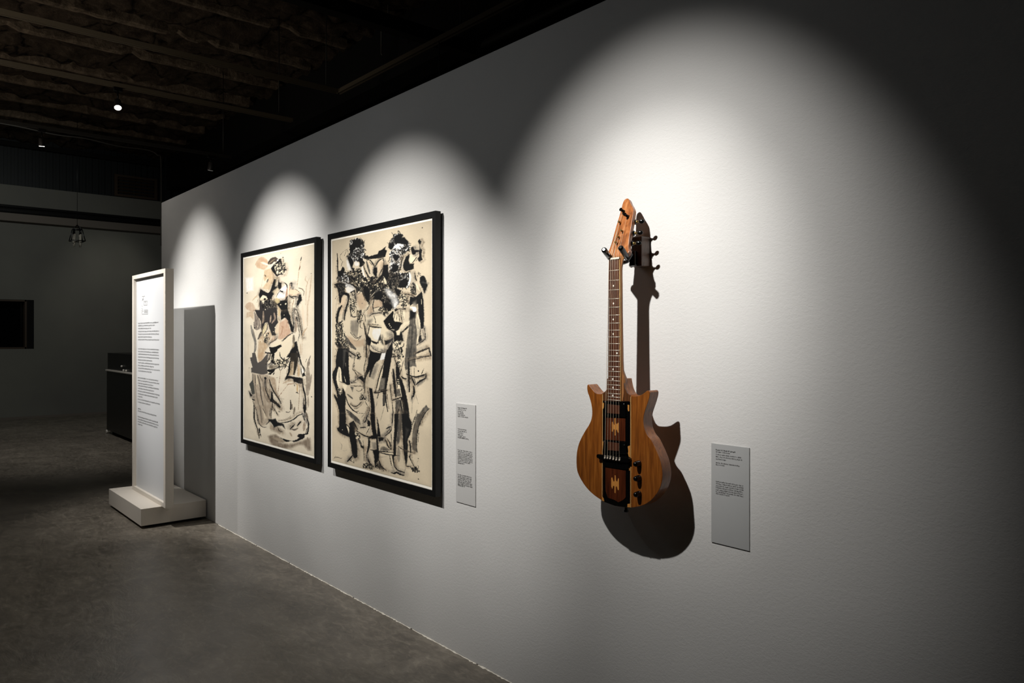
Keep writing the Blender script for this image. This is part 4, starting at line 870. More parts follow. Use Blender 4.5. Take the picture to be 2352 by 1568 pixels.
# rough coffered ceiling: concrete ribs run across the room
def vnoise(nx, ny, cell, rng):
    gx, gy = int(nx/cell)+3, int(ny/cell)+3
    g = rng.rand(gx, gy)
    X = np.arange(nx)/cell; Y = np.arange(ny)/cell
    x0 = X.astype(int); y0 = Y.astype(int); fx = X-x0; fy = Y-y0
    fx = fx*fx*(3-2*fx); fy = fy*fy*(3-2*fy)
    a = g[x0][:, y0]; b = g[x0+1][:, y0]; c = g[x0][:, y0+1]; d = g[x0+1][:, y0+1]
    FX = fx[:, None]; FY = fy[None, :]
    return a*(1-FX)*(1-FY)+b*FX*(1-FY)+c*(1-FX)*FY+d*FX*FY
def grid_mesh(name, P, cols=None, m=None, parent=None, smooth=True):
    nx, ny = P.shape[:2]
    idx = np.arange(nx*ny).reshape(nx, ny)
    q = np.stack([idx[:-1, :-1], idx[1:, :-1], idx[1:, 1:], idx[:-1, 1:]], -1).reshape(-1, 4)
    me = bpy.data.meshes.new(name)
    me.vertices.add(nx*ny); me.vertices.foreach_set('co', P.reshape(-1).astype(np.float32))
    me.loops.add(q.size); me.loops.foreach_set('vertex_index', q.reshape(-1).astype(np.int32))
    me.polygons.add(len(q)); me.polygons.foreach_set('loop_start', (np.arange(len(q))*4).astype(np.int32))
    me.polygons.foreach_set('use_smooth', np.full(len(q), smooth))
    me.update(calc_edges=True)
    if cols is not None:
        at = me.color_attributes.new('pigment', 'FLOAT_COLOR', 'POINT')
        at.data.foreach_set('color', cols.reshape(-1).astype(np.float32))
    if m: me.materials.append(m)
    o = bpy.data.objects.new(name, me); COLL.objects.link(o)
    if parent: o.parent = parent
    return o
nx, ny = 560, 250
X = np.linspace(-14.9, 3, nx)[:, None]+np.zeros((1, ny)); Y = np.linspace(-7.1, 2.25, ny)[None, :]+np.zeros((nx, 1))
wob = (vnoise(nx, ny, 26, RNG)-.5)*.20+(vnoise(nx, ny, 9, RNG)-.5)*.05
ph = ((X+wob+7.7) / .95) % 1.0
rib = np.clip(1-np.abs(ph-.5)/.10, 0, 1); rib = np.minimum(rib*3., 1.)
rough = (vnoise(nx, ny, 14, RNG)-.5)*.16+(vnoise(nx, ny, 5, RNG)-.5)*.10+(vnoise(nx, ny, 2.2, RNG)-.5)*.05
brk = (vnoise(nx, ny, 20, RNG) > .80)*.08
Z = 4.74-rib*.03-np.abs(rough)*.9+brk
ceil = grid_mesh('ceiling', np.stack([X, Y, Z], -1)[:, ::-1], m=m_ceil); struct(ceil)
m_joist = mat('lightened_joist_concrete', (120, 106, 90), .95, spec=.1)  # joist colour lightened so the ribs stand out as if catching light
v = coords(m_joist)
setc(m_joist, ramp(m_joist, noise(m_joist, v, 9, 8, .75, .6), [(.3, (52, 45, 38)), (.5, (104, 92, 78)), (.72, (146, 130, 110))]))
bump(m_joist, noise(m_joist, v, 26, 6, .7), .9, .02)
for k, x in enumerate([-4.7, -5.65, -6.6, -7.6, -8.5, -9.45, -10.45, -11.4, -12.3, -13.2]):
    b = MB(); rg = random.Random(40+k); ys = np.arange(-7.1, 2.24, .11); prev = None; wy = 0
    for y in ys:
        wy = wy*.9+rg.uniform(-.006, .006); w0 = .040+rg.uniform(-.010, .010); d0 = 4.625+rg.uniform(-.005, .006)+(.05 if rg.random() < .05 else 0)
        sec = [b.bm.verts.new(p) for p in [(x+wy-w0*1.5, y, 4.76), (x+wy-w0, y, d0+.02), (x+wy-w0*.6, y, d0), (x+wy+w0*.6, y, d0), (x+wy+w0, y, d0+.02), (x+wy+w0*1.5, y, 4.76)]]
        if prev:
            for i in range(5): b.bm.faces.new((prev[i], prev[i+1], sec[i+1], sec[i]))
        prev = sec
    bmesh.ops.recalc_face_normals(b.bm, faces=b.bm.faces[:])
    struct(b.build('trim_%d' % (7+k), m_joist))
b = MB(); b.box(-15, 5.4, -7.4, 4.2, 4.95, 5.05); struct(b.build('ceiling_slab', m_dark))

# ------------------------------------------------------------------ things overhead
def rail(b, p0, p1, w=.036, h=.034):
    (x0, y0), (x1, y1) = p0, p1; z = 3.6
    if abs(x1-x0) > abs(y1-y0):
        b.box(x0, x1, y0-w/2, y0+w/2, z+.008, z+h)
        b.box(x0, x1, y0-w/2, y0-w/2+.008, z-.002, z+.008).box(x0, x1, y0+w/2-.008, y0+w/2, z-.002, z+.008)
    else:
        b.box(x0-w/2, x0+w/2, y0, y1, z+.008, z+h)
        b.box(x0-w/2, x0-w/2+.008, y0, y1, z-.002, z+.008).box(x0+w/2-.008, x0+w/2, y0, y1, z-.002, z+.008)
def track(name, label, runs, rods, w=.036, m=None):
    t = thing(name, label, 'lighting track', (runs[0][0][0], runs[0][0][1], 3.6))
    b = MB()
    for p0, p1 in runs: rail(b, p0, p1, w)
    b.build('rail', m or m_rail, parent=t)
    for x, y in rods:
        MB().tube([(x, y, 3.634), (x, y, 4.66)], .005, 8).build('hanging_rod', m_raild, parent=t)
    return t
TRK1 = track('lighting_track', 'L-shaped double-edged lighting track under the ceiling, nearest the camera, turning along the white wall', [((-6.2, -6.5), (-6.2, 1.33)), ((-6.22, 1.33), (-1.5, 1.33))],
      [(-6.2, -2.5), (-6.2, 1.20), (-4.35, 1.33), (-2.2, 1.33)], .042)
track('lighting_track', 'straight lighting track carrying the brightly glowing spotlight, ending short of the wall', [((-7.34, -6.5), (-7.34, 1.39))],
      [(-7.34, -3), (-7.34, 1.25)], .045)
track('lighting_track', 'farthest lighting track, holding two small spotlights near the back wall', [((-9.35, -6.5), (-9.35, 1.5))],
      [(-9.35, -3), (-9.35, 1.4)], .03, m_raild)
t = thing('steel_beam', 'dim steel beam under the ceiling, slanting down behind the top edge of the white wall', 'beam', (-5.07, 0, 3.8))
MB().box(-5.12, -5.02, -1.5, 2.03, 3.78, 3.79).box(-5.12, -5.02, -1.5, 2.03, 3.88, 3.89).build('flange', m_raild, parent=t)
MB().box(-5.075, -5.065, -1.5, 2.03, 3.79, 3.88).build('web', m_raild, parent=t)
b = MB(); b.tube([(-5.02, 2.0, 3.85), (-1.0, 2.0, 3.85)], .03, 10)
tag(b.build('ceiling_pipe', m_raild, origin=(-3, 2.0, 3.85)), 'thin dim pipe running just above the white wall, parallel to its top edge', 'pipe')
b = MB(); b.tube([(-6.45, 2.0, 4.80), (-6.45, 2.0, 4.55), (-6.58, 2.0, 4.47), (-6.58, 2.0, 4.24), (-6.56, 2.0, 4.22)], .008, 8)
tag(b.build('bent_conduit', m_conduit, origin=(-6.58, 2.0, 4.22)), 'thin bent metal conduit dropping from the ceiling beside the track corner', 'conduit')
b = MB(); b.tube(smooth_poly([(-5.67, 1.1, 4.80), (-5.67, 1.1, 4.2), (-5.70, 1.09, 4.12), (-5.66, 1.12, 4.06)], 4, False, 80), .007, 8)
tag(b.build('hanging_cable', m_conduit, origin=(-5.67, 1.1, 4.1)), 'short hooked cable end dangling at the top of the picture', 'cable')
MB().tube([(-4.62, 1.33, 3.598), (-4.60, 1.33, 2.2)], .005, 8).build('drop_rod', m_conduit, parent=TRK1)
# wavy cable along ceiling then down the back corner
def P(x, y, z): return (x, y, z)
b = MB()
pts = [(-12.5, -2.5, 4.35), (-12.5, -1.6, 4.33), (-12.5, -.5, 4.34), (-12.5, .1, 4.30), (-12.5, .5, 4.31), (-12.5, .95, 4.27), (-12.5, 1.35, 4.28), (-12.5, 1.5, 4.22), (-12.5, 1.55, 4.1), (-12.5, 1.55, 2.8)]
b.tube(smooth_poly(pts, 5, False, 80), .009, 8)
tag(b.build('electrical_cable', m_conduit, origin=pts[0]), 'thin pale cable sagging under the ceiling and dropping down past the far wall end', 'cable')
b = MB(); b.tube([(BX+.06, -7.1, 3.447), (BX+.06, 4.0, 3.447)], .046, 14); b.tube([(BX+.04, -7.1, 3.52), (BX+.04, 4.0, 3.52)], .024, 10)
tag(b.build('wall_pipe', m_pipe, origin=(BX+.1, 0, 3.455)), 'pair of dark pipes running side by side along the back wall above the ledge', 'pipes')
# louvred vent
t = thing('air_vent', 'dark louvred air vent high on the back wall above the grey wall', 'vent', (BX-.04, 1.76, 3.92))
b = MB()
for y0, y1, z0, z1 in [(1.40, 2.12, 3.90, 3.94), (1.40, 2.12, 4.25, 4.29), (1.40, 1.45, 3.94, 4.25), (2.07, 2.12, 3.94, 4.25)]: b.box(BX-.055, BX-.02, y0, y1, z0, z1)
b.build('vent_frame', m_brown, parent=t)
for k in range(5):
    z = 3.965+k*.06
    MB().prism([(BX-.05, 1.45, z+.03), (BX-.025, 1.45, z), (BX-.022, 1.45, z+.004), (BX-.047, 1.45, z+.034)], (0, .62, 0)).build('louvre', m_brown, parent=t)

def spotlight(label, p, aim, size=1., lens=m_lens):
    t = thing('track_spotlight', label, 'spotlight', (p[0], p[1], 3.6), None)
    P0 = Vector(p); d = (Vector(aim)-P0).normalized()
    MB().box(p[0]-.03*size, p[0]+.03*size, p[1]-.06*size, p[1]+.06*size, 3.565, 3.598).build('track_adapter', m_black, parent=t, bevel=.004)
    MB().tube([(p[0], p[1], 3.565), (p[0], p[1], p[2]+.05*size)], .012*size, 10).ball((p[0], p[1], p[2]+.045*size), .022*size).build('stem', m_black, parent=t)
    MB().tube([P0-d*.07*size, P0-d*.062*size, P0+d*.055*size, P0+d*.075*size], [.03*size, .045*size, .05*size, .054*size], 20).build('lamp_housing', mat('lamp_housing_grey', (52, 50, 49), .45), parent=t)
    MB().tube([P0+d*.0751*size, P0+d*.079*size], [.046*size, .044*size], 20).build('lens', lens, parent=t)
    return t
spotlight('glowing spotlight on the middle ceiling track, the largest and brightest of the three', (-7.34, -.25, 3.45), (-6.1, -.45, 1.5), .62)
spotlight('small lit spotlight at the far left, pointing down from the farthest track', (-9.35, -.53, 3.46), (-9.9, -.35, .4), .58)
m_lens2 = mat('dim_lamp_lens', (200, 200, 196), .3, emit=(255, 250, 240), estr=.35)
spotlight('tiny faint spotlight near the right end of the farthest track', (-9.35, 1.25, 3.47), (-10.2, 1.2, 1.), .7, m_lens2)

# caged pendant with four candle tubes
px_, py_, pz_ = -12.6, .408, 2.86
t = thing('pendant_lamp', 'unlit black cage pendant lamp with pale candle tubes hanging before the back wall', 'pendant lamp', (px_, py_, pz_))
MB().tube([(px_, py_, pz_+.15), (px_, py_, 4.6)], .0035, 6).build('cord', m_black, parent=t)
b = MB()
def ring(b, z, s, r):
    c = [(px_-s, py_-s, z), (px_+s, py_-s, z), (px_+s, py_+s, z), (px_-s, py_+s, z)]
    for i in range(4): b.tube([c[i], c[(i+1) % 4]], r, 6)
    return c
top = ring(b, pz_+.10, .055, .006); low = ring(b, pz_-.07, .090, .007)
for a_, c_ in zip(top, low): b.tube([a_, c_], .007, 6)
for a_ in top: b.tube([a_, (px_, py_, pz_+.17)], .006, 6)
b.tube([(px_-.055, py_, pz_+.10), (px_+.055, py_, pz_+.10)], .006, 6); b.tube([(px_, py_-.055, pz_+.10), (px_, py_+.055, pz_+.10)], .006, 6)
b.build('cage', m_black, parent=t)
for sx, sy in ((-1, -1), (1, -1), (1, 1), (-1, 1)):
    x, y = px_+sx*.040, py_+sy*.040
    b = MB(); b.tube([(x, y, pz_+.10), (x, y, pz_+.03)], .008, 8).build('bulb_holder', m_black, parent=t)
    MB().tube([(x, y, pz_+.03), (x, y, pz_-.05), (x, y, pz_-.10), (x, y, pz_-.16)], [.014, .014, .012, .005], 12).build('candle_tube', m_candle, parent=t)

# ------------------------------------------------------------------ black display counter behind the sign
t = thing('display_counter', 'low black display counter with bright metal edge, half hidden behind the white sign', 'counter', (-11., .95, 0))
MB().box(-11.76, -10.1, .62, 1.3, .05, .885).build('cabinet_body', m_black, parent=t, bevel=.004)
MB().box(-11.70, -10.15, .68, 1.25, 0, .05).build('plinth', m_dark, parent=t)
MB().box(-11.75, -10.1, .600, .64, .887, .908).build('metal_edge', m_sleeve, parent=t, bevel=.003)['label'] = 'shiny pale metal edge'
MB().box(-11.76, -10.1, .632, 1.30, .885, 1.141).build('upper_cabinet', m_black, parent=t, bevel=.003)
for x, z in ((-10.93, .975), (-10.83, .925), (-10.70, .925)): MB().ball((x, .620, z), .014).build('knob', m_sleeve, parent=t)
MB().tube([(-11.74, .605, .028), (-11.74, .635, .028)], .026, 14).build('castor', m_sleeve, parent=t)['label'] = 'small pale castor'

# ------------------------------------------------------------------ white sign stand
t = thing('sign_plinth', 'low white rectangular plinth on the concrete floor, carrying the upright sign', 'plinth', (-6.21, -.24, 0))
MB().box(-6.655, -5.775, -.42, -.04, .0, .022).build('recessed_foot', m_dark, parent=t)
MB().box(-6.685, -5.745, -.465, -.012, .022, .144).build('plinth_box', m_white, parent=t, bevel=.002)
SX0, SX1, SY0, SY1, SZ0, SZ1 = -6.54, -5.655, -.327, -.270, .144, 1.862
t = thing('info_sign', 'tall narrow white information sign with printed text, standing upright on the plinth', 'sign', (-6.1, -.3, .144))
b = MB(); BW, BT, BB, REC = .042, .030, .032, .020
b.box(SX0, SX0+BW, SY0, SY1, SZ0, SZ1).box(SX1-BW, SX1, SY0, SY1, SZ0, SZ1)
b.box(SX0+BW, SX1-BW, SY0, SY1, SZ1-BT, SZ1).box(SX0+BW, SX1-BW, SY0, SY1, SZ0, SZ0+BB)
b.build('sign_frame', m_white, parent=t)
MB().box(SX0+BW, SX1-BW, SY0+REC, SY1-.001, SZ0+BB, SZ1-BT).build('text_panel', m_panelw, parent=t)
PANEL = [o for o in COLL.objects if o.name.startswith('text_panel')][-1]
def print_rows(rows, y, x0, z1, h, m, parent, name='printed_text', cw=.55, bold=(), density=.9):
    b = MB(); rg = random.Random(5)
    for k, (a, e, zo) in enumerate(rows):
        x = x0+a/1000; xe = x0+e/1000; z = z1-zo/1000; word = rg.randint(3, 9)
        st = h*(.30 if k in bold else .17)
        while x < xe:
            w = h*cw*rg.uniform(.7, 1.2)
            hh = h*rg.choice((1, 1, 1.35, 1.35, 1.))
            k2 = rg.random()
            zb = z-h/2-(h*.3 if rg.random() < .1 else 0)
            b.quad([(x, y, zb), (x+st, y, zb), (x+st, y, zb+hh), (x, y, zb+hh)])
            if k2 < .75:
                zz = zb+h*rg.choice((0, .4, .75)); b.quad([(x, y, zz), (x+w, y, zz), (x+w, y, zz+st), (x, y, zz+st)])
            if k2 > .35: b.quad([(x+w-st, y, zb), (x+w, y, zb), (x+w, y, zb+h), (x+w-st, y, zb+h)])
            if k2 > .55: b.quad([(x, y, zb+h-st), (x+w, y, zb+h-st), (x+w, y, zb+h), (x, y, zb+h)])
            x += w+h*.22; word -= 1
            if word <= 0: x += h*.45; word = rg.randint(3, 9)
    return b.build(name, m, parent=parent)
print_rows(TXT3, SY0+REC-.0006, -6.54, 1.862, .0085, m_text, PANEL, cw=.7)
b = MB(); yy = SY0+REC-.0006
for xa, za, xb, zb in TITLE:
    A = Vector((-6.54+xa/1000, yy, 1.862-za/1000)); B = Vector((-6.54+xb/1000, yy, 1.862-zb/1000))
    d = (B-A); n = Vector((-d.z, 0, d.x)).normalized()*.0020
    b.quad([A-n, B-n, B+n, A+n])
b.build('printed_title', mat('pale_grey_print', (134, 134, 132), .8), parent=PANEL)

# ------------------------------------------------------------------ wall labels
def wall_label(label, x0, x1, z0, z1, m, rows, h, bold):
    t = thing('wall_label', label, 'label', ((x0+x1)/2, -.001, z0))
    pl = MB().box(x0, x1, -.0035, -.0002, z0, z1).build('label_card', m, parent=t)
    print_rows(rows, -.0038, x0, z1, h, m_textb, pl, bold=bold)
    return t
wall_label('grey rectangular text label on the wall to the right of the guitar', -1.310, -1.182, .755, 1.053, m_label, TXT1, .0032, (0,))
wall_label('tall narrow pale text label on the wall beside the larger black-inked drawing', -2.604, -2.468, .660, 1.086, m_label2, TXT2, .0042, (0, 11))

# ------------------------------------------------------------------ ink drawings
CK = dict(K=(24, 24, 24), D=(68, 65, 60), G=(132, 124, 110), L=(178, 166, 146), W=(232, 230, 224), C=(228, 214, 184), T=(186, 162, 134), N=(212, 190, 160))
def ccol(s): return np.array(CK[s] if s in CK else [int(s[i:i+2], 16) for i in (1, 3, 5)], float)/255.
def paint(art, W, H, cell, seed, base):
    rng = np.random.RandomState(seed)
    nx, ny = int(W/cell)+1, int(H/cell)+1
    big = vnoise(nx, ny, 60, rng)*.6+vnoise(nx, ny, 22, rng)*.4
    fine = vnoise(nx, ny, 3, rng); mid = vnoise(nx, ny, 8, rng)
    edge = (vnoise(nx, ny, 3.2, rng)-.5)*1.9+(vnoise(nx, ny, 1.6, rng)-.5)*.8
    streak = vnoise(nx, ny//8+2, 2.2, rng).repeat(8, 1)[:, :ny]
    img = np.zeros((nx, ny, 3))+np.array(base)/255.
    eg = np.minimum(np.minimum(np.arange(nx), np.arange(nx)[::-1])[:, None], np.minimum(np.arange(ny), np.arange(ny)[::-1])[None, :])*cell
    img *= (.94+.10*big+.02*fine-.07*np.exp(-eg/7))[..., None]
    gx = np.arange(nx)*cell; gy = np.arange(ny)*cell
    def win(P, pad):
        x0 = max(0, int((P[:, 0].min()-pad)/cell)); x1 = min(nx, int((P[:, 0].max()+pad)/cell)+2)
        y0 = max(0, int((P[:, 1].min()-pad)/cell)); y1 = min(ny, int((P[:, 1].max()+pad)/cell)+2)
        return x0, x1, y0, y1
    def segd(X, Y, A, B):
        d = B-A; L2 = (d*d).sum()+1e-9
        t = np.clip(((X-A[0])*d[0]+(Y-A[1])*d[1])/L2, 0, 1)
        return np.hypot(X-A[0]-t*d[0], Y-A[1]-t*d[1]), t
    def inside(P, pad):
        x0, x1, y0, y1 = win(P, pad)
        if x1 <= x0 or y1 <= y0: return None
        X = gx[x0:x1, None]; Y = gy[None, y0:y1]
        ins = np.zeros((x1-x0, y1-y0), bool); dm = np.full(ins.shape, 1e9)
        for i in range(len(P)):
            A, B = P[i], P[(i+1) % len(P)]
            if A[1] != B[1]:
                c = ((A[1] > Y) != (B[1] > Y)) & (X < (B[0]-A[0])*(Y-A[1])/(B[1]-A[1])+A[0]); ins ^= c
            d, _ = segd(X, Y, A, B); dm = np.minimum(dm, d)
        return (slice(x0, x1), slice(y0, y1)), np.where(ins, -dm, dm)
    def blend(sl, al, c, wash):
        al = np.clip(al, 0, 1)
        if wash: al = al*(.80+.35*(streak[sl]-.5)+.35*(mid[sl]-.4))
        img[sl] = img[sl]*(1-np.clip(al, 0, 1)[..., None])+c*np.clip(al, 0, 1)[..., None]
    def halo(P, closed):
        off = rng.normal(0, 1.6, 2)+np.array([2.0, 1.5])*rng.choice([-1, 1]); Q = P+off; rad = rng.uniform(4, 10)
        x0, x1, y0, y1 = win(Q, rad+1)
        if x1 <= x0 or y1 <= y0: return
        s3 = (slice(x0, x1), slice(y0, y1)); X = gx[x0:x1, None]; Y = gy[None, y0:y1]
        dm = np.full((x1-x0, y1-y0), 1e9)
        for i in range(len(Q)-(0 if closed else 1)):
            d, _ = segd(X, Y, Q[i], Q[(i+1) % len(Q)]); dm = np.minimum(dm, d)
        al = np.clip(1-(dm+edge[s3]*1.5)/rad, 0, 1)**1.3*(.25+1.0*np.clip(mid[s3]*.6+streak[s3]*.6-.3, 0, 1))*.85
        c = np.array([[96, 84, 70], [128, 112, 92], [84, 80, 76]][rng.randint(3)])/255.
        img[s3] = img[s3]*(1-al[..., None])+c*al[..., None]
    for ln in art.strip().splitlines():
        t = ln.split(); k, cs, a, b2 = t[0], t[1], float(t[2]), float(t[3])
        P = np.array([[float(q) for q in s.split(',')] for s in t[4:]])
        if k == 'p':
            P2 = np.array([[v.x, v.y] for v in smooth_poly([(p[0], p[1], 0) for p in P], 3, True, 50)])
            soft = .8+b2*.7
            r = inside(P2, soft+2)
            if r is None: continue
            sl, sd = r; c = ccol(cs)
            if c.mean() < .2 and rng.rand() < .6: halo(P2, True)
            blend(sl, a*(.5-(sd+edge[sl]*.6)/soft), c, c.mean() > .2 and b2 > 1)
        elif k == 'm':
            r = inside(P, 3)
            if r is None: continue
            sl, sd = r; c1, c2 = ccol(cs[0]), ccol(cs[1])
            al = np.clip(.5-(sd+edge[sl]*1.8)/1.2, 0, 1)
            blend(sl, al*.93, c1, False)
            area = (sd < 0).sum()*cell*cell; wd = a*1.25
            cover = 0; lo, hi = P.min(0), P.max(0); tries = 0
            while cover < area*1.25 and tries < 900:
                tries += 1
                q = lo+(hi-lo)*rng.rand(2)
                i0, j0 = int(q[0]/cell)-sl[0].start, int(q[1]/cell)-sl[1].start
                if not (0 <= i0 < sd.shape[0] and 0 <= j0 < sd.shape[1]) or sd[i0, j0] > -.3: continue
                L = wd*rng.choice([rng.uniform(.2, 1.6), rng.uniform(2, 5)], p=[.7, .3]); th = rng.normal(PI/2, .8); bd = rng.uniform(-.9, .9)
                w_ = wd*(rng.uniform(.5, 1.3) if L < 2*wd else rng.uniform(.3, .6))
                c = c2 if rng.rand() < b2+.08 else c1
                if rng.rand() < .34: u_ = rng.uniform(.25, .75); c = c1*u_+c2*(1-u_)*np.array([1, .96, .9])
                pts = [q+L*np.array([math.cos(th+bd*u), math.sin(th+bd*u)])*u for u in (-.5, 0, .5)]
                S = np.array(pts); x0, x1, y0, y1 = win(S, w_+1.5)
                if x1 <= x0 or y1 <= y0: continue
                s2 = (slice(x0, x1), slice(y0, y1)); Xa = gx[x0:x1, None]; Ya = gy[None, y0:y1]
                d1, _ = segd(Xa, Ya, S[0], S[1]); d2, _ = segd(Xa, Ya, S[1], S[2])
                blend(s2, .5-(np.minimum(d1, d2)-w_/2+edge[s2]*.5)/.9, c, False)
                cover += (L+w_)*w_
            kk = ccol('K')
            for _ in range(int(area/26)):
                q = lo+(hi-lo)*rng.rand(2)
                i0, j0 = int(q[0]/cell)-sl[0].start, int(q[1]/cell)-sl[1].start
                if not (0 <= i0 < sd.shape[0] and 0 <= j0 < sd.shape[1]) or sd[i0, j0] > -.3: continue
                th = rng.uniform(0, 2*PI); cv = rng.normal(0, .75); st = [q]
                for _k in range(rng.randint(4, 9)):
                    st.append(st[-1]+1.5*np.array([math.cos(th), math.sin(th)*1.25])); th += cv+rng.normal(0, .3)
                st = np.array(st); w_ = rng.uniform(.7, 1.7)
                x0, x1, y0, y1 = win(st, w_+1)
                if x1 <= x0 or y1 <= y0: continue
                s2 = (slice(x0, x1), slice(y0, y1)); Xa = gx[x0:x1, None]; Ya = gy[None, y0:y1]
                dm = np.full((x1-x0, y1-y0), 1e9)
                for z_ in range(len(st)-1): dm = np.minimum(dm, segd(Xa, Ya, st[z_], st[z_+1])[0])
                blend(s2, .5-(dm-w_/2)/.8, kk, False)
        elif k == 's':
            S = smooth_poly([(p[0], p[1], 0) for p in P], 5, False, 75)
            S = np.array([[v.x, v.y] for v in S]); w = a
            x0, x1, y0, y1 = win(S, w+2)
            if x1 <= x0 or y1 <= y0: continue
            sl = (slice(x0, x1), slice(y0, y1)); X = gx[x0:x1, None]; Y = gy[None, y0:y1]
            best = np.full((x1-x0, y1-y0), 1e9); n = len(S)-1
            for i in range(n):
                d, tt = segd(X, Y, S[i], S[i+1]); u = (i+tt)/n
                ww = w/2*np.clip(.62+1.6*np.minimum(u, 1-u), .55, 1.08)
                best = np.minimum(best, d-ww)
            c = ccol(cs)
            if c.mean() < .2 and w > 1.2 and rng.rand() < .75: halo(S, False)
            blend(sl, b2*(.5-(best+edge[sl]*.45)/.9), c, c.mean() > .2 and w > 3)
            for _ in range(rng.choice([0, 1, 2], p=[.3, .4, .3]) if (c.mean() < .35 and w > .9 and len(S) > 6) else 0):
                i0 = rng.randint(0, len(S)//2); i1 = rng.randint(i0+3, len(S))
                Q = S[i0:i1+1]+np.array([rng.choice([-1, 1])*(w/2+rng.uniform(.8, 3.2)), rng.uniform(-2, 2)])
                Q = Q+np.cumsum(rng.normal(0, .18, Q.shape), 0); wq = rng.uniform(.5, 1.5)
                x0, x1, y0, y1 = win(Q, wq+1)
                if x1 <= x0 or y1 <= y0: continue
                s2 = (slice(x0, x1), slice(y0, y1)); Xa = gx[x0:x1, None]; Ya = gy[None, y0:y1]
                dm = np.full((x1-x0, y1-y0), 1e9)
                for z_ in range(len(Q)-1): dm = np.minimum(dm, segd(Xa, Ya, Q[z_], Q[z_+1])[0])
                tone = ccol('K') if rng.rand() < .6 else np.array([104, 92, 78])/255.
                blend(s2, rng.uniform(.6, 1)*(.5-(dm-wq/2+edge[s2]*.3)/.8), tone, False)
        elif k == 'd':
            p = P[0]; x0, x1, y0, y1 = win(P, a+2); sl = (slice(x0, x1), slice(y0, y1))
            d = np.hypot(gx[x0:x1, None]-p[0], gy[None, y0:y1]-p[1])-a
            blend(sl, .5-(d+edge[sl]*.5)/.9, ccol(cs), False)
    img = np.clip(img, 0, 1)
    return np.where(img <= .04045, img/12.92, ((img+.055)/1.055)**2.4)
m_ink = bpy.data.materials.new('ink_on_cream_paper'); m_ink.use_nodes = True
n_, l_, b_ = nodes(m_ink); at = n_.new('ShaderNodeAttribute'); at.attribute_name = 'pigment'
l_.new(at.outputs['Color'], b_.inputs['Base Color']); b_.inputs['Roughness'].default_value = .8; b_.inputs['Specular IOR Level'].default_value = .15

def picture(label, x0, x1, z0, z1, art, W, H, cell, seed, base):
    t = thing('framed_drawing', label, 'picture', ((x0+x1)/2, 0, z0), 'framed ink drawings side by side')
    fw, mw = .026, .012; yf, yb = -.040, -.012
    b = MB()
    for X0, X1, Z0, Z1 in [(x0, x0+fw, z0, z1), (x1-fw, x1, z0, z1), (x0+fw, x1-fw, z0, z0+fw), (x0+fw, x1-fw, z1-fw, z1)]:
        b.box(X0, X1, yf, yb, Z0, Z1)
    b.build('frame', m_frame, parent=t)
    MB().box(x0+fw, x1-fw, -.0335, yb+.002, z0+fw, z1-fw).build('mat_board', m_mat, parent=t)
    MB().box(x0+.15, x1-.15, yb+.002, 0, z1-.23, z1-.2).build('hanging_batten', m_dark, parent=t)
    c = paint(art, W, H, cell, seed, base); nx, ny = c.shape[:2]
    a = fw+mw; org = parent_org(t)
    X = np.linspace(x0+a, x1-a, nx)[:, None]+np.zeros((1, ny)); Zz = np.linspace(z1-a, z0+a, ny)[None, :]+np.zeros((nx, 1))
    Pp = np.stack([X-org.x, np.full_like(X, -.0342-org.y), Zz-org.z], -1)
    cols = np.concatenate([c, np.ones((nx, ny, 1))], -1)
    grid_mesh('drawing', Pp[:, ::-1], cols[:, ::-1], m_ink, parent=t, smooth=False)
    return t
picture('black-framed ink drawing of a single figure in tan and grey washes, left of the other', -4.980, -3.863, .662, 1.932, ART_A, 170, 480, .55, 3, (222, 210, 187))
picture('black-framed drawing of crowded standing figures in bold black ink, nearer the guitar', -3.726, -2.706, .666, 1.930, ART_B, 240, 600, .75, 4, (208, 193, 166))

# ------------------------------------------------------------------ guitar
GX, FY = -1.573, -.140
def W3(pts, y): return [(GX+x/1000, y, z/1000) for x, z in pts]
def up(pts): # outline smoothed in the plane
    return [(v.x, v.y) for v in smooth_poly([(x, z, 0) for x, z in pts], 4, True, 50)]
gt = thing('electric_guitar', 'honey-brown wooden electric guitar hanging upright on the white wall', 'guitar', (GX, -.12, .838))
MB().prism(W3(up(BODY), FY), (0, .043, 0)).build('body', m_body, parent=gt, bevel=.0035, seg=3, angle=50)
body = [o for o in gt.children if o.name.startswith('body')][0]
e = .0004
MB().prism(W3(GP['strip'], FY-e*1.2), (0, .004, 0)).build('center_strip', m_walnut, parent=body)
MB().prism(W3(GP['padblack'], FY-e*3), (0, .004, 0)).build('center_panel', m_gblack, parent=body)
b = MB()
def strip_line(x_top, z_top, x_bot, z_bot, w=1.8):
    b.prism(W3([(x_top-w/2, z_top), (x_top+w/2, z_top), (x_bot+w/2, z_bot), (x_bot-w/2, z_bot)], FY-e*2.6), (0, .003, 0))
s_ = GP['strip']
strip_line(s_[0][0], s_[0][1]-2, s_[-1][0], s_[-1][1]); strip_line(s_[6][0]+1.5, s_[6][1]-2, s_[7][0]+.5, s_[7][1])
b.build('binding_line', m_pale, parent=body)
for q in GP['tabs']: MB().prism(W3(q, FY-e*5), (0, .004, 0)).build('cream_tab', m_cream, parent=body)
for nm in ('woodA', 'woodB'):
    o = MB().prism(W3(GP[nm], FY-e*7), (0, .005, 0)).build('rosewood_plate', m_red, parent=body, bevel=.0006)
for nm in ('inlayA', 'inlayB'):
    MB().prism(W3(GP[nm], FY-e*9), (0, .005, 0)).build('pale_inlay', m_cream, parent=body)
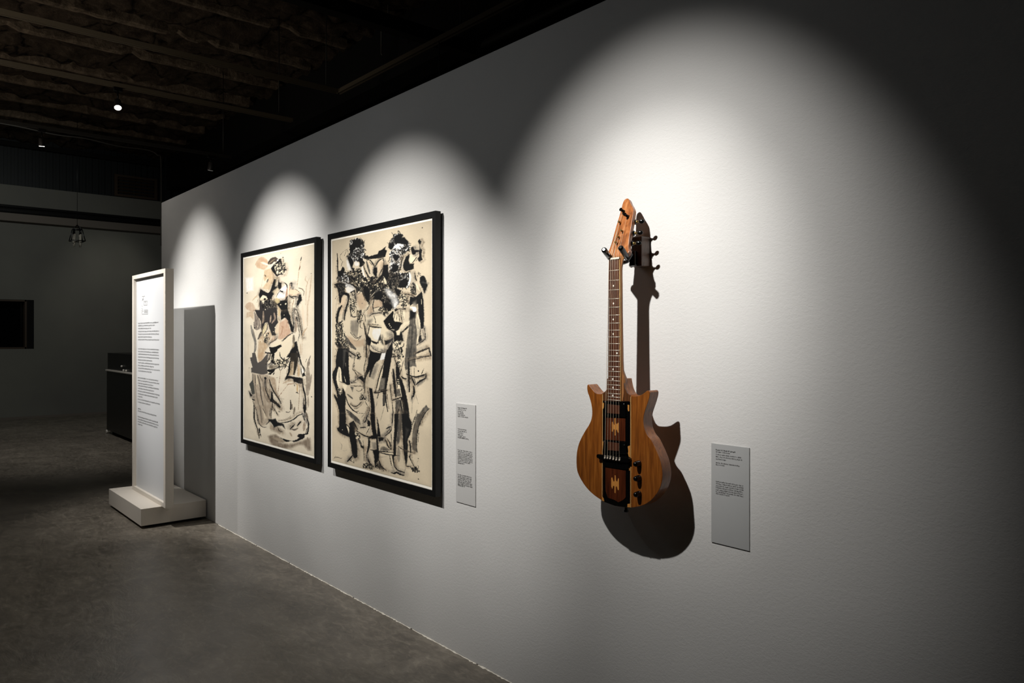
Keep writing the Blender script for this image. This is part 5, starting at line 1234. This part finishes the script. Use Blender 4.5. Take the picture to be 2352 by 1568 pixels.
for a_, c_ in (('pick1', 'pick1in'), ('pick2', 'pick2in')):
    pk = MB().prism(W3(GP[a_], FY-.007), (0, .007, 0)).build('pickup', m_gblack, parent=gt, bevel=.0012)
    MB().prism(W3(GP[c_], FY-.0085), (0, .004, 0)).build('pickup_cover', m_rose, parent=pk, bevel=.0004)
    (xa, za), (xb, zb) = GP[a_][0], GP[a_][2]
    for (x, z) in ((xa+2, za-3), (GP[a_][1][0]-3, za-5)): MB().ball((GX+x/1000, FY-.0078, z/1000), .0022, sy=.5).build('screw', m_chrome, parent=pk)
br = MB().prism(W3(up(GP['bridge']), FY-.012), (0, .012, 0)).build('bridge', m_gblack, parent=gt, bevel=.0015)
for (x, z) in (GP['bridge'][0], GP['bridge'][1]):
    MB().tube([(GX+x/1000, FY, z/1000-.006), (GX+x/1000, FY-.014, z/1000-.006)], .0065, 16).build('bridge_post', m_gblack, parent=br)
SAD = [(GX+x/1000, z/1000) for x, z in GP['saddles']]
for i, (x, z) in enumerate(SAD):
    MB().box(x-.0026, x+.0026, FY-.0155, FY-.011, z-.004, z+.005).ball((x, FY-.0155, z-.0035), .0030).build('saddle', m_fret, parent=br)
MB().prism(W3(GP['tail'], FY-.006), (0, .006, 0)).build('tailpiece', m_gblack, parent=gt, bevel=.001)
for x, z in GP['knobs']:
    X0, Z0 = GX+x/1000, z/1000
    MB().tube([(X0, FY, Z0), (X0, FY-.003, Z0), (X0, FY-.016, Z0), (X0, FY-.021, Z0), (X0, FY-.0235, Z0)], [.0098, .0098, .0084, .0066, .003], 24).build('control_knob', m_gblack, parent=gt)
x, z = GP['btn'][0]
MB().tube([(GX+x/1000, FY+.02, .839), (GX+x/1000, FY+.02, .828), (GX+x/1000, FY+.02, .826)], [.004, .005, .008], 14).tube([(GX+x/1000, FY+.02, .826), (GX+x/1000, FY+.02, .822)], .008, 14).build('strap_button', m_gblack, parent=gt)
# neck loft
b = MB(); secs = []
for z, hl, hr, dep in [(1.630, 24, 40, 14), (1.622, 23.5, 36, 15), (1.614, 23, 31, 16), (1.604, 22.5, 27.5, 18), (1.594, 22.5, 25, 19), (1.58, 22.5, 23.5, 20), (1.45, 24.5, 25, 21), (1.30, 27, 28, 22), (1.268, 27.5, 29, 24), (1.252, 27.5, 33, 31), (1.240, 28, 36, 39), (1.20, 28, 36, 40), (1.17, 28, 30, 40)]:
    ring_ = []
    for k in range(13):
        a_ = PI*k/12; cx = math.cos(a_); sn = math.sin(a_)**.75 if math.sin(a_) > 0 else 0
        ring_.append(b.bm.verts.new((GX+(-.0 + (hr if cx > 0 else hl)*cx)/1000, FY-.0005+dep*sn/1000, z)))
    secs.append(ring_)
for s0, s1 in zip(secs, secs[1:]):
    for k in range(12):
        f = b.bm.faces.new((s0[k], s0[k+1], s1[k+1], s1[k])); f.smooth = True
    b.bm.faces.new((s0[12], s0[0], s1[0], s1[12]))
b.bm.faces.new(secs[0][::-1]); b.bm.faces.new(secs[-1])
bmesh.ops.recalc_face_normals(b.bm, faces=b.bm.faces[:])
neck = b.build('neck', m_neck, parent=gt)
def hw(z): return (22 + (1.622-z)/(1.622-1.165)*5.2)/1000
def cx_(z): return GX - (1.622-z)*.004
zt, zb = 1.619, 1.166
fb = MB().prism([(GX-hw(zt), FY-.0055, zt), (GX+hw(zt), FY-.0055, zt), (GX+hw(zb), FY-.0055, zb), (GX-hw(zb), FY-.0055, zb)], (0, .006, 0)).build('fretboard', m_rose, parent=gt, bevel=.0008)
MB().prism([(GX+hw(zt)-.0012, FY-.0058, zt), (GX+hw(zt)+.0006, FY-.0058, zt), (GX+hw(zb)+.0006, FY-.0058, zb), (GX+hw(zb)-.0012, FY-.0058, zb)], (0, .005, 0)).build('fretboard_binding', m_pale, parent=fb)
fz = []
for x, z in GP['frets']:
    if all(abs(z-q) > 4 for q in fz): fz.append(z)
for z in fz:
    z /= 1000
    MB().tube([(GX-hw(z), FY-.0058, z), (GX+hw(z), FY-.0058, z)], .0011, 6).build('fret', m_fret, parent=fb)
dz = []
for x, z in GP['dots']:
    if all(abs(z-q) > 4 for q in dz): dz.append(z); MB().tube([(GX+x/1000, FY-.0055, z/1000), (GX+x/1000, FY-.0060, z/1000)], .0030, 14).build('position_dot', m_pearl, parent=fb)
MB().box(GX-.0225, GX+.0225, FY-.0085, FY+.001, 1.619, 1.6245).build('nut', m_bone, parent=gt, bevel=.0008)
# headstock
H3 = [(GX+x/1000, y/1000, z/1000) for x, y, z in HEAD]
H3s = smooth_poly(H3, 3, True, 60)
tilt = math.atan2(.070, .196); off = Vector((0, math.cos(tilt), -math.sin(tilt)))*.015
hd = MB().prism(H3s, off).build('headstock', m_head, parent=gt, bevel=.0012)
nrm = -off.normalized()
posts = [Vector((GX+x/1000, y/1000, z/1000)) for x, y, z in POSTS]
for i, p in enumerate(posts):
    big_ = 1.25 if i < 2 else .8
    MB().tube([p-nrm*.001, p+nrm*.003, p+nrm*.012*big_], [.0052*big_, .0036*big_, .0034*big_], 14).tube([p+nrm*.012*big_, p+nrm*.014*big_], .0046*big_, 14).build('tuning_post', m_gblack if i < 2 else m_gold, parent=gt)
def tuner(p, s):
    p = Vector((GX+p[0]/1000, p[1]/1000, p[2]/1000))-nrm*.010
    d = Vector((s*.93, .30, .02)).normalized()
    q = p+Vector((-s*.006, .008, 0))
    b = MB(); b.tube([q-d*.008, q-d*.006, q+d*.006, q+d*.008], [.006, .0085, .0085, .005], 12)
    tn = b.build('tuning_machine', m_gblack, parent=gt)
    MB().tube([q+d*.006, q+d*.012, q+d*.013, q+d*.016], [.0045, .0045, .0028, .0028], 12).build('tuner_shaft', m_gold, parent=tn)
    c = q+d*.0255
    bb = MB(); bb.ball((0, 0, 0), .0095, sx=1.0, sy=.42, sz=.72)
    for v_ in bb.bm.verts: v_.co = Vector((v_.co.x*d.x*s+0, v_.co.y+v_.co.x*d.y*s, v_.co.z))+c
    bb.build('tuner_button', m_gblack, parent=tn)
for p in TUN_R: tuner(p, 1)
for p in TUN_L: tuner(p, -1)
# strings
order = [(0, 0), (5, 1), (3, 2), (4, 3), (2, 4), (1, 5)]
order = {0: 0, 1: 5, 2: 4, 3: 3, 4: 2, 5: 1}
rad = [.00062, .00055, .00048, .00036, .0003, .00026]
for i in range(6):
    xn = GX-.0180+.0072*i; xs_, zs_ = SAD[i]
    pp = posts[[0, 5, 4, 3, 2, 1][i]]+nrm*.006
    MB().tube([(pp.x, pp.y, pp.z), (xn, FY-.0092, 1.622), (xs_, FY-.0162, zs_), (xs_, FY-.012, zs_-.010)], rad[i]*1.15, 6).build('string', m_string, parent=gt)

# wall hanger
hg = thing('guitar_hanger', 'dark wall hanger with wooden block and two padded black prongs holding the guitar', 'wall hanger', (GX, 0, 1.60))
MB().box(GX-.014, GX+.028, -.045, 0, 1.603, 1.699).build('mounting_block', m_hwood, parent=hg, bevel=.002)
MB().box(GX-.013, GX+.012, -.058, -.0452, 1.604, 1.652).build('bracket', m_gblack, parent=hg, bevel=.003)
MB().tube(smooth_poly([(GX, -.056, 1.640), (GX, -.066, 1.634), (GX, -.080, 1.620), (GX, -.100, 1.612), (GX, -.112, 1.612)], 4, False), .0068, 12).build('arm', m_gblack, parent=hg)
yk = [Vector(p) for p in YOKE]
MB().tube(smooth_poly([tuple(yk[1]), (GX-.028, -.110, 1.616), (GX, -.1075, 1.612), (GX+.025, -.110, 1.614), tuple(yk[3])], 5, False), .006, 12).build('yoke', m_gblack, parent=hg)
for k in (0, 2):
    a_, c_ = yk[k+1], yk[k]
    d = (c_-a_).normalized()
    MB().tube([a_-d*.004, a_, c_-d*.003, c_, c_+d*.002], [.007, .0090, .0090, .0078, .004], 16).build('prong', m_gblack, parent=hg)

# ------------------------------------------------------------------ light
def spot(name, loc, aim, power, angle, blend, radius=.02, col=(1, .965, .92)):
    d = bpy.data.lights.new(name, 'SPOT'); d.energy = power; d.spot_size = math.radians(angle); d.spot_blend = blend
    d.shadow_soft_size = radius; d.color = col
    o = bpy.data.objects.new(name, d); COLL.objects.link(o); o.location = loc
    o.rotation_euler = (Vector(aim)-Vector(loc)).to_track_quat('-Z', 'Y').to_euler()
    return o
WARM = (1, .972, .938); COOL = (.95, .985, 1.0)
def washer(x, power, zaim=1.25, ang=55, bl=.78, y=-1.63, z=2.83, tx=0):
    spot('wall_washer', (x, y, z), (x+tx, 0, zaim), power, ang, bl, .016, WARM)
    spot('washer_spill', (x, y, z), (x+tx, 0, .9), power*SPILL, 150, .8, .03, (.97, .99, 1.))
SPILL = .016
washer(-3.08, 255, zaim=1.3, bl=1.)
washer(-4.42, 310, zaim=1.36, bl=1.)
washer(-2.52, 95, zaim=1.2, ang=37, bl=1.)
washer(-5.95, 280, 1.25, ang=52, bl=1., y=-1.6, z=3.12)
SPILL = .010
washer(-1.56, 152, zaim=1.44, ang=54, bl=1.)
spot('guitar_key', (-1.54, -1.63, 2.83), (-1.54, 0, 1.53), 132, 34, 1., .016, WARM)
spot('sign_light', (-5.95, -1.6, 3.12), (-6.2, -.3, 1.0), 110, 50, .9, .03, WARM)
spot('sign_side_light', (-7.8, -1.7, 3.3), (-6.42, -.3, 1.35), 240, 26, .9, .03, WARM)
spot('counter_light', (-9.35, -.53, 3.40), (-10.5, .3, .2), 120, 95, 1., .03, WARM)
spot('floor_light', (-7.30, -.27, 3.36), (-4.9, -1.2, 0), 25, 80, 1., .03, WARM)
spot('back_wall_light', (-12.6, 1.4, 3.7), (-14.75, 1.30, 2.2), 22, 50, 1., .05, (1, .93, .82))
spot('room_light', (-10.5, -1.2, 3.9), (-14.75, -.3, 1.7), 98, 100, 1., .2, (.98, 1., .93))
spot('added_ceiling_spot', (-4.2, -3.4, 3.1), (-9.0, -.6, 4.7), 62, 110, 1., .2, (1, .90, .78))  # added unseen spot without a fixture, grazes the ceiling ribs
spot('ceiling_fill', (-8.8, -2.5, 1.6), (-8.8, -1.0, 4.7), 90, 130, 1., .3, (1, .89, .76))  # added soft uplight, no lamp there, lifts the dark ceiling
w = bpy.data.worlds.new('world'); SC.world = w; w.use_nodes = True
w.node_tree.nodes['Background'].inputs['Color'].default_value = (.8, .9, 1, 1)
w.node_tree.nodes['Background'].inputs['Strength'].default_value = .0
SC.view_settings.view_transform = 'Standard'; SC.view_settings.look = 'None'
SC.view_settings.exposure = 0; SC.view_settings.gamma = 1; SC.view_settings.use_curve_mapping = False
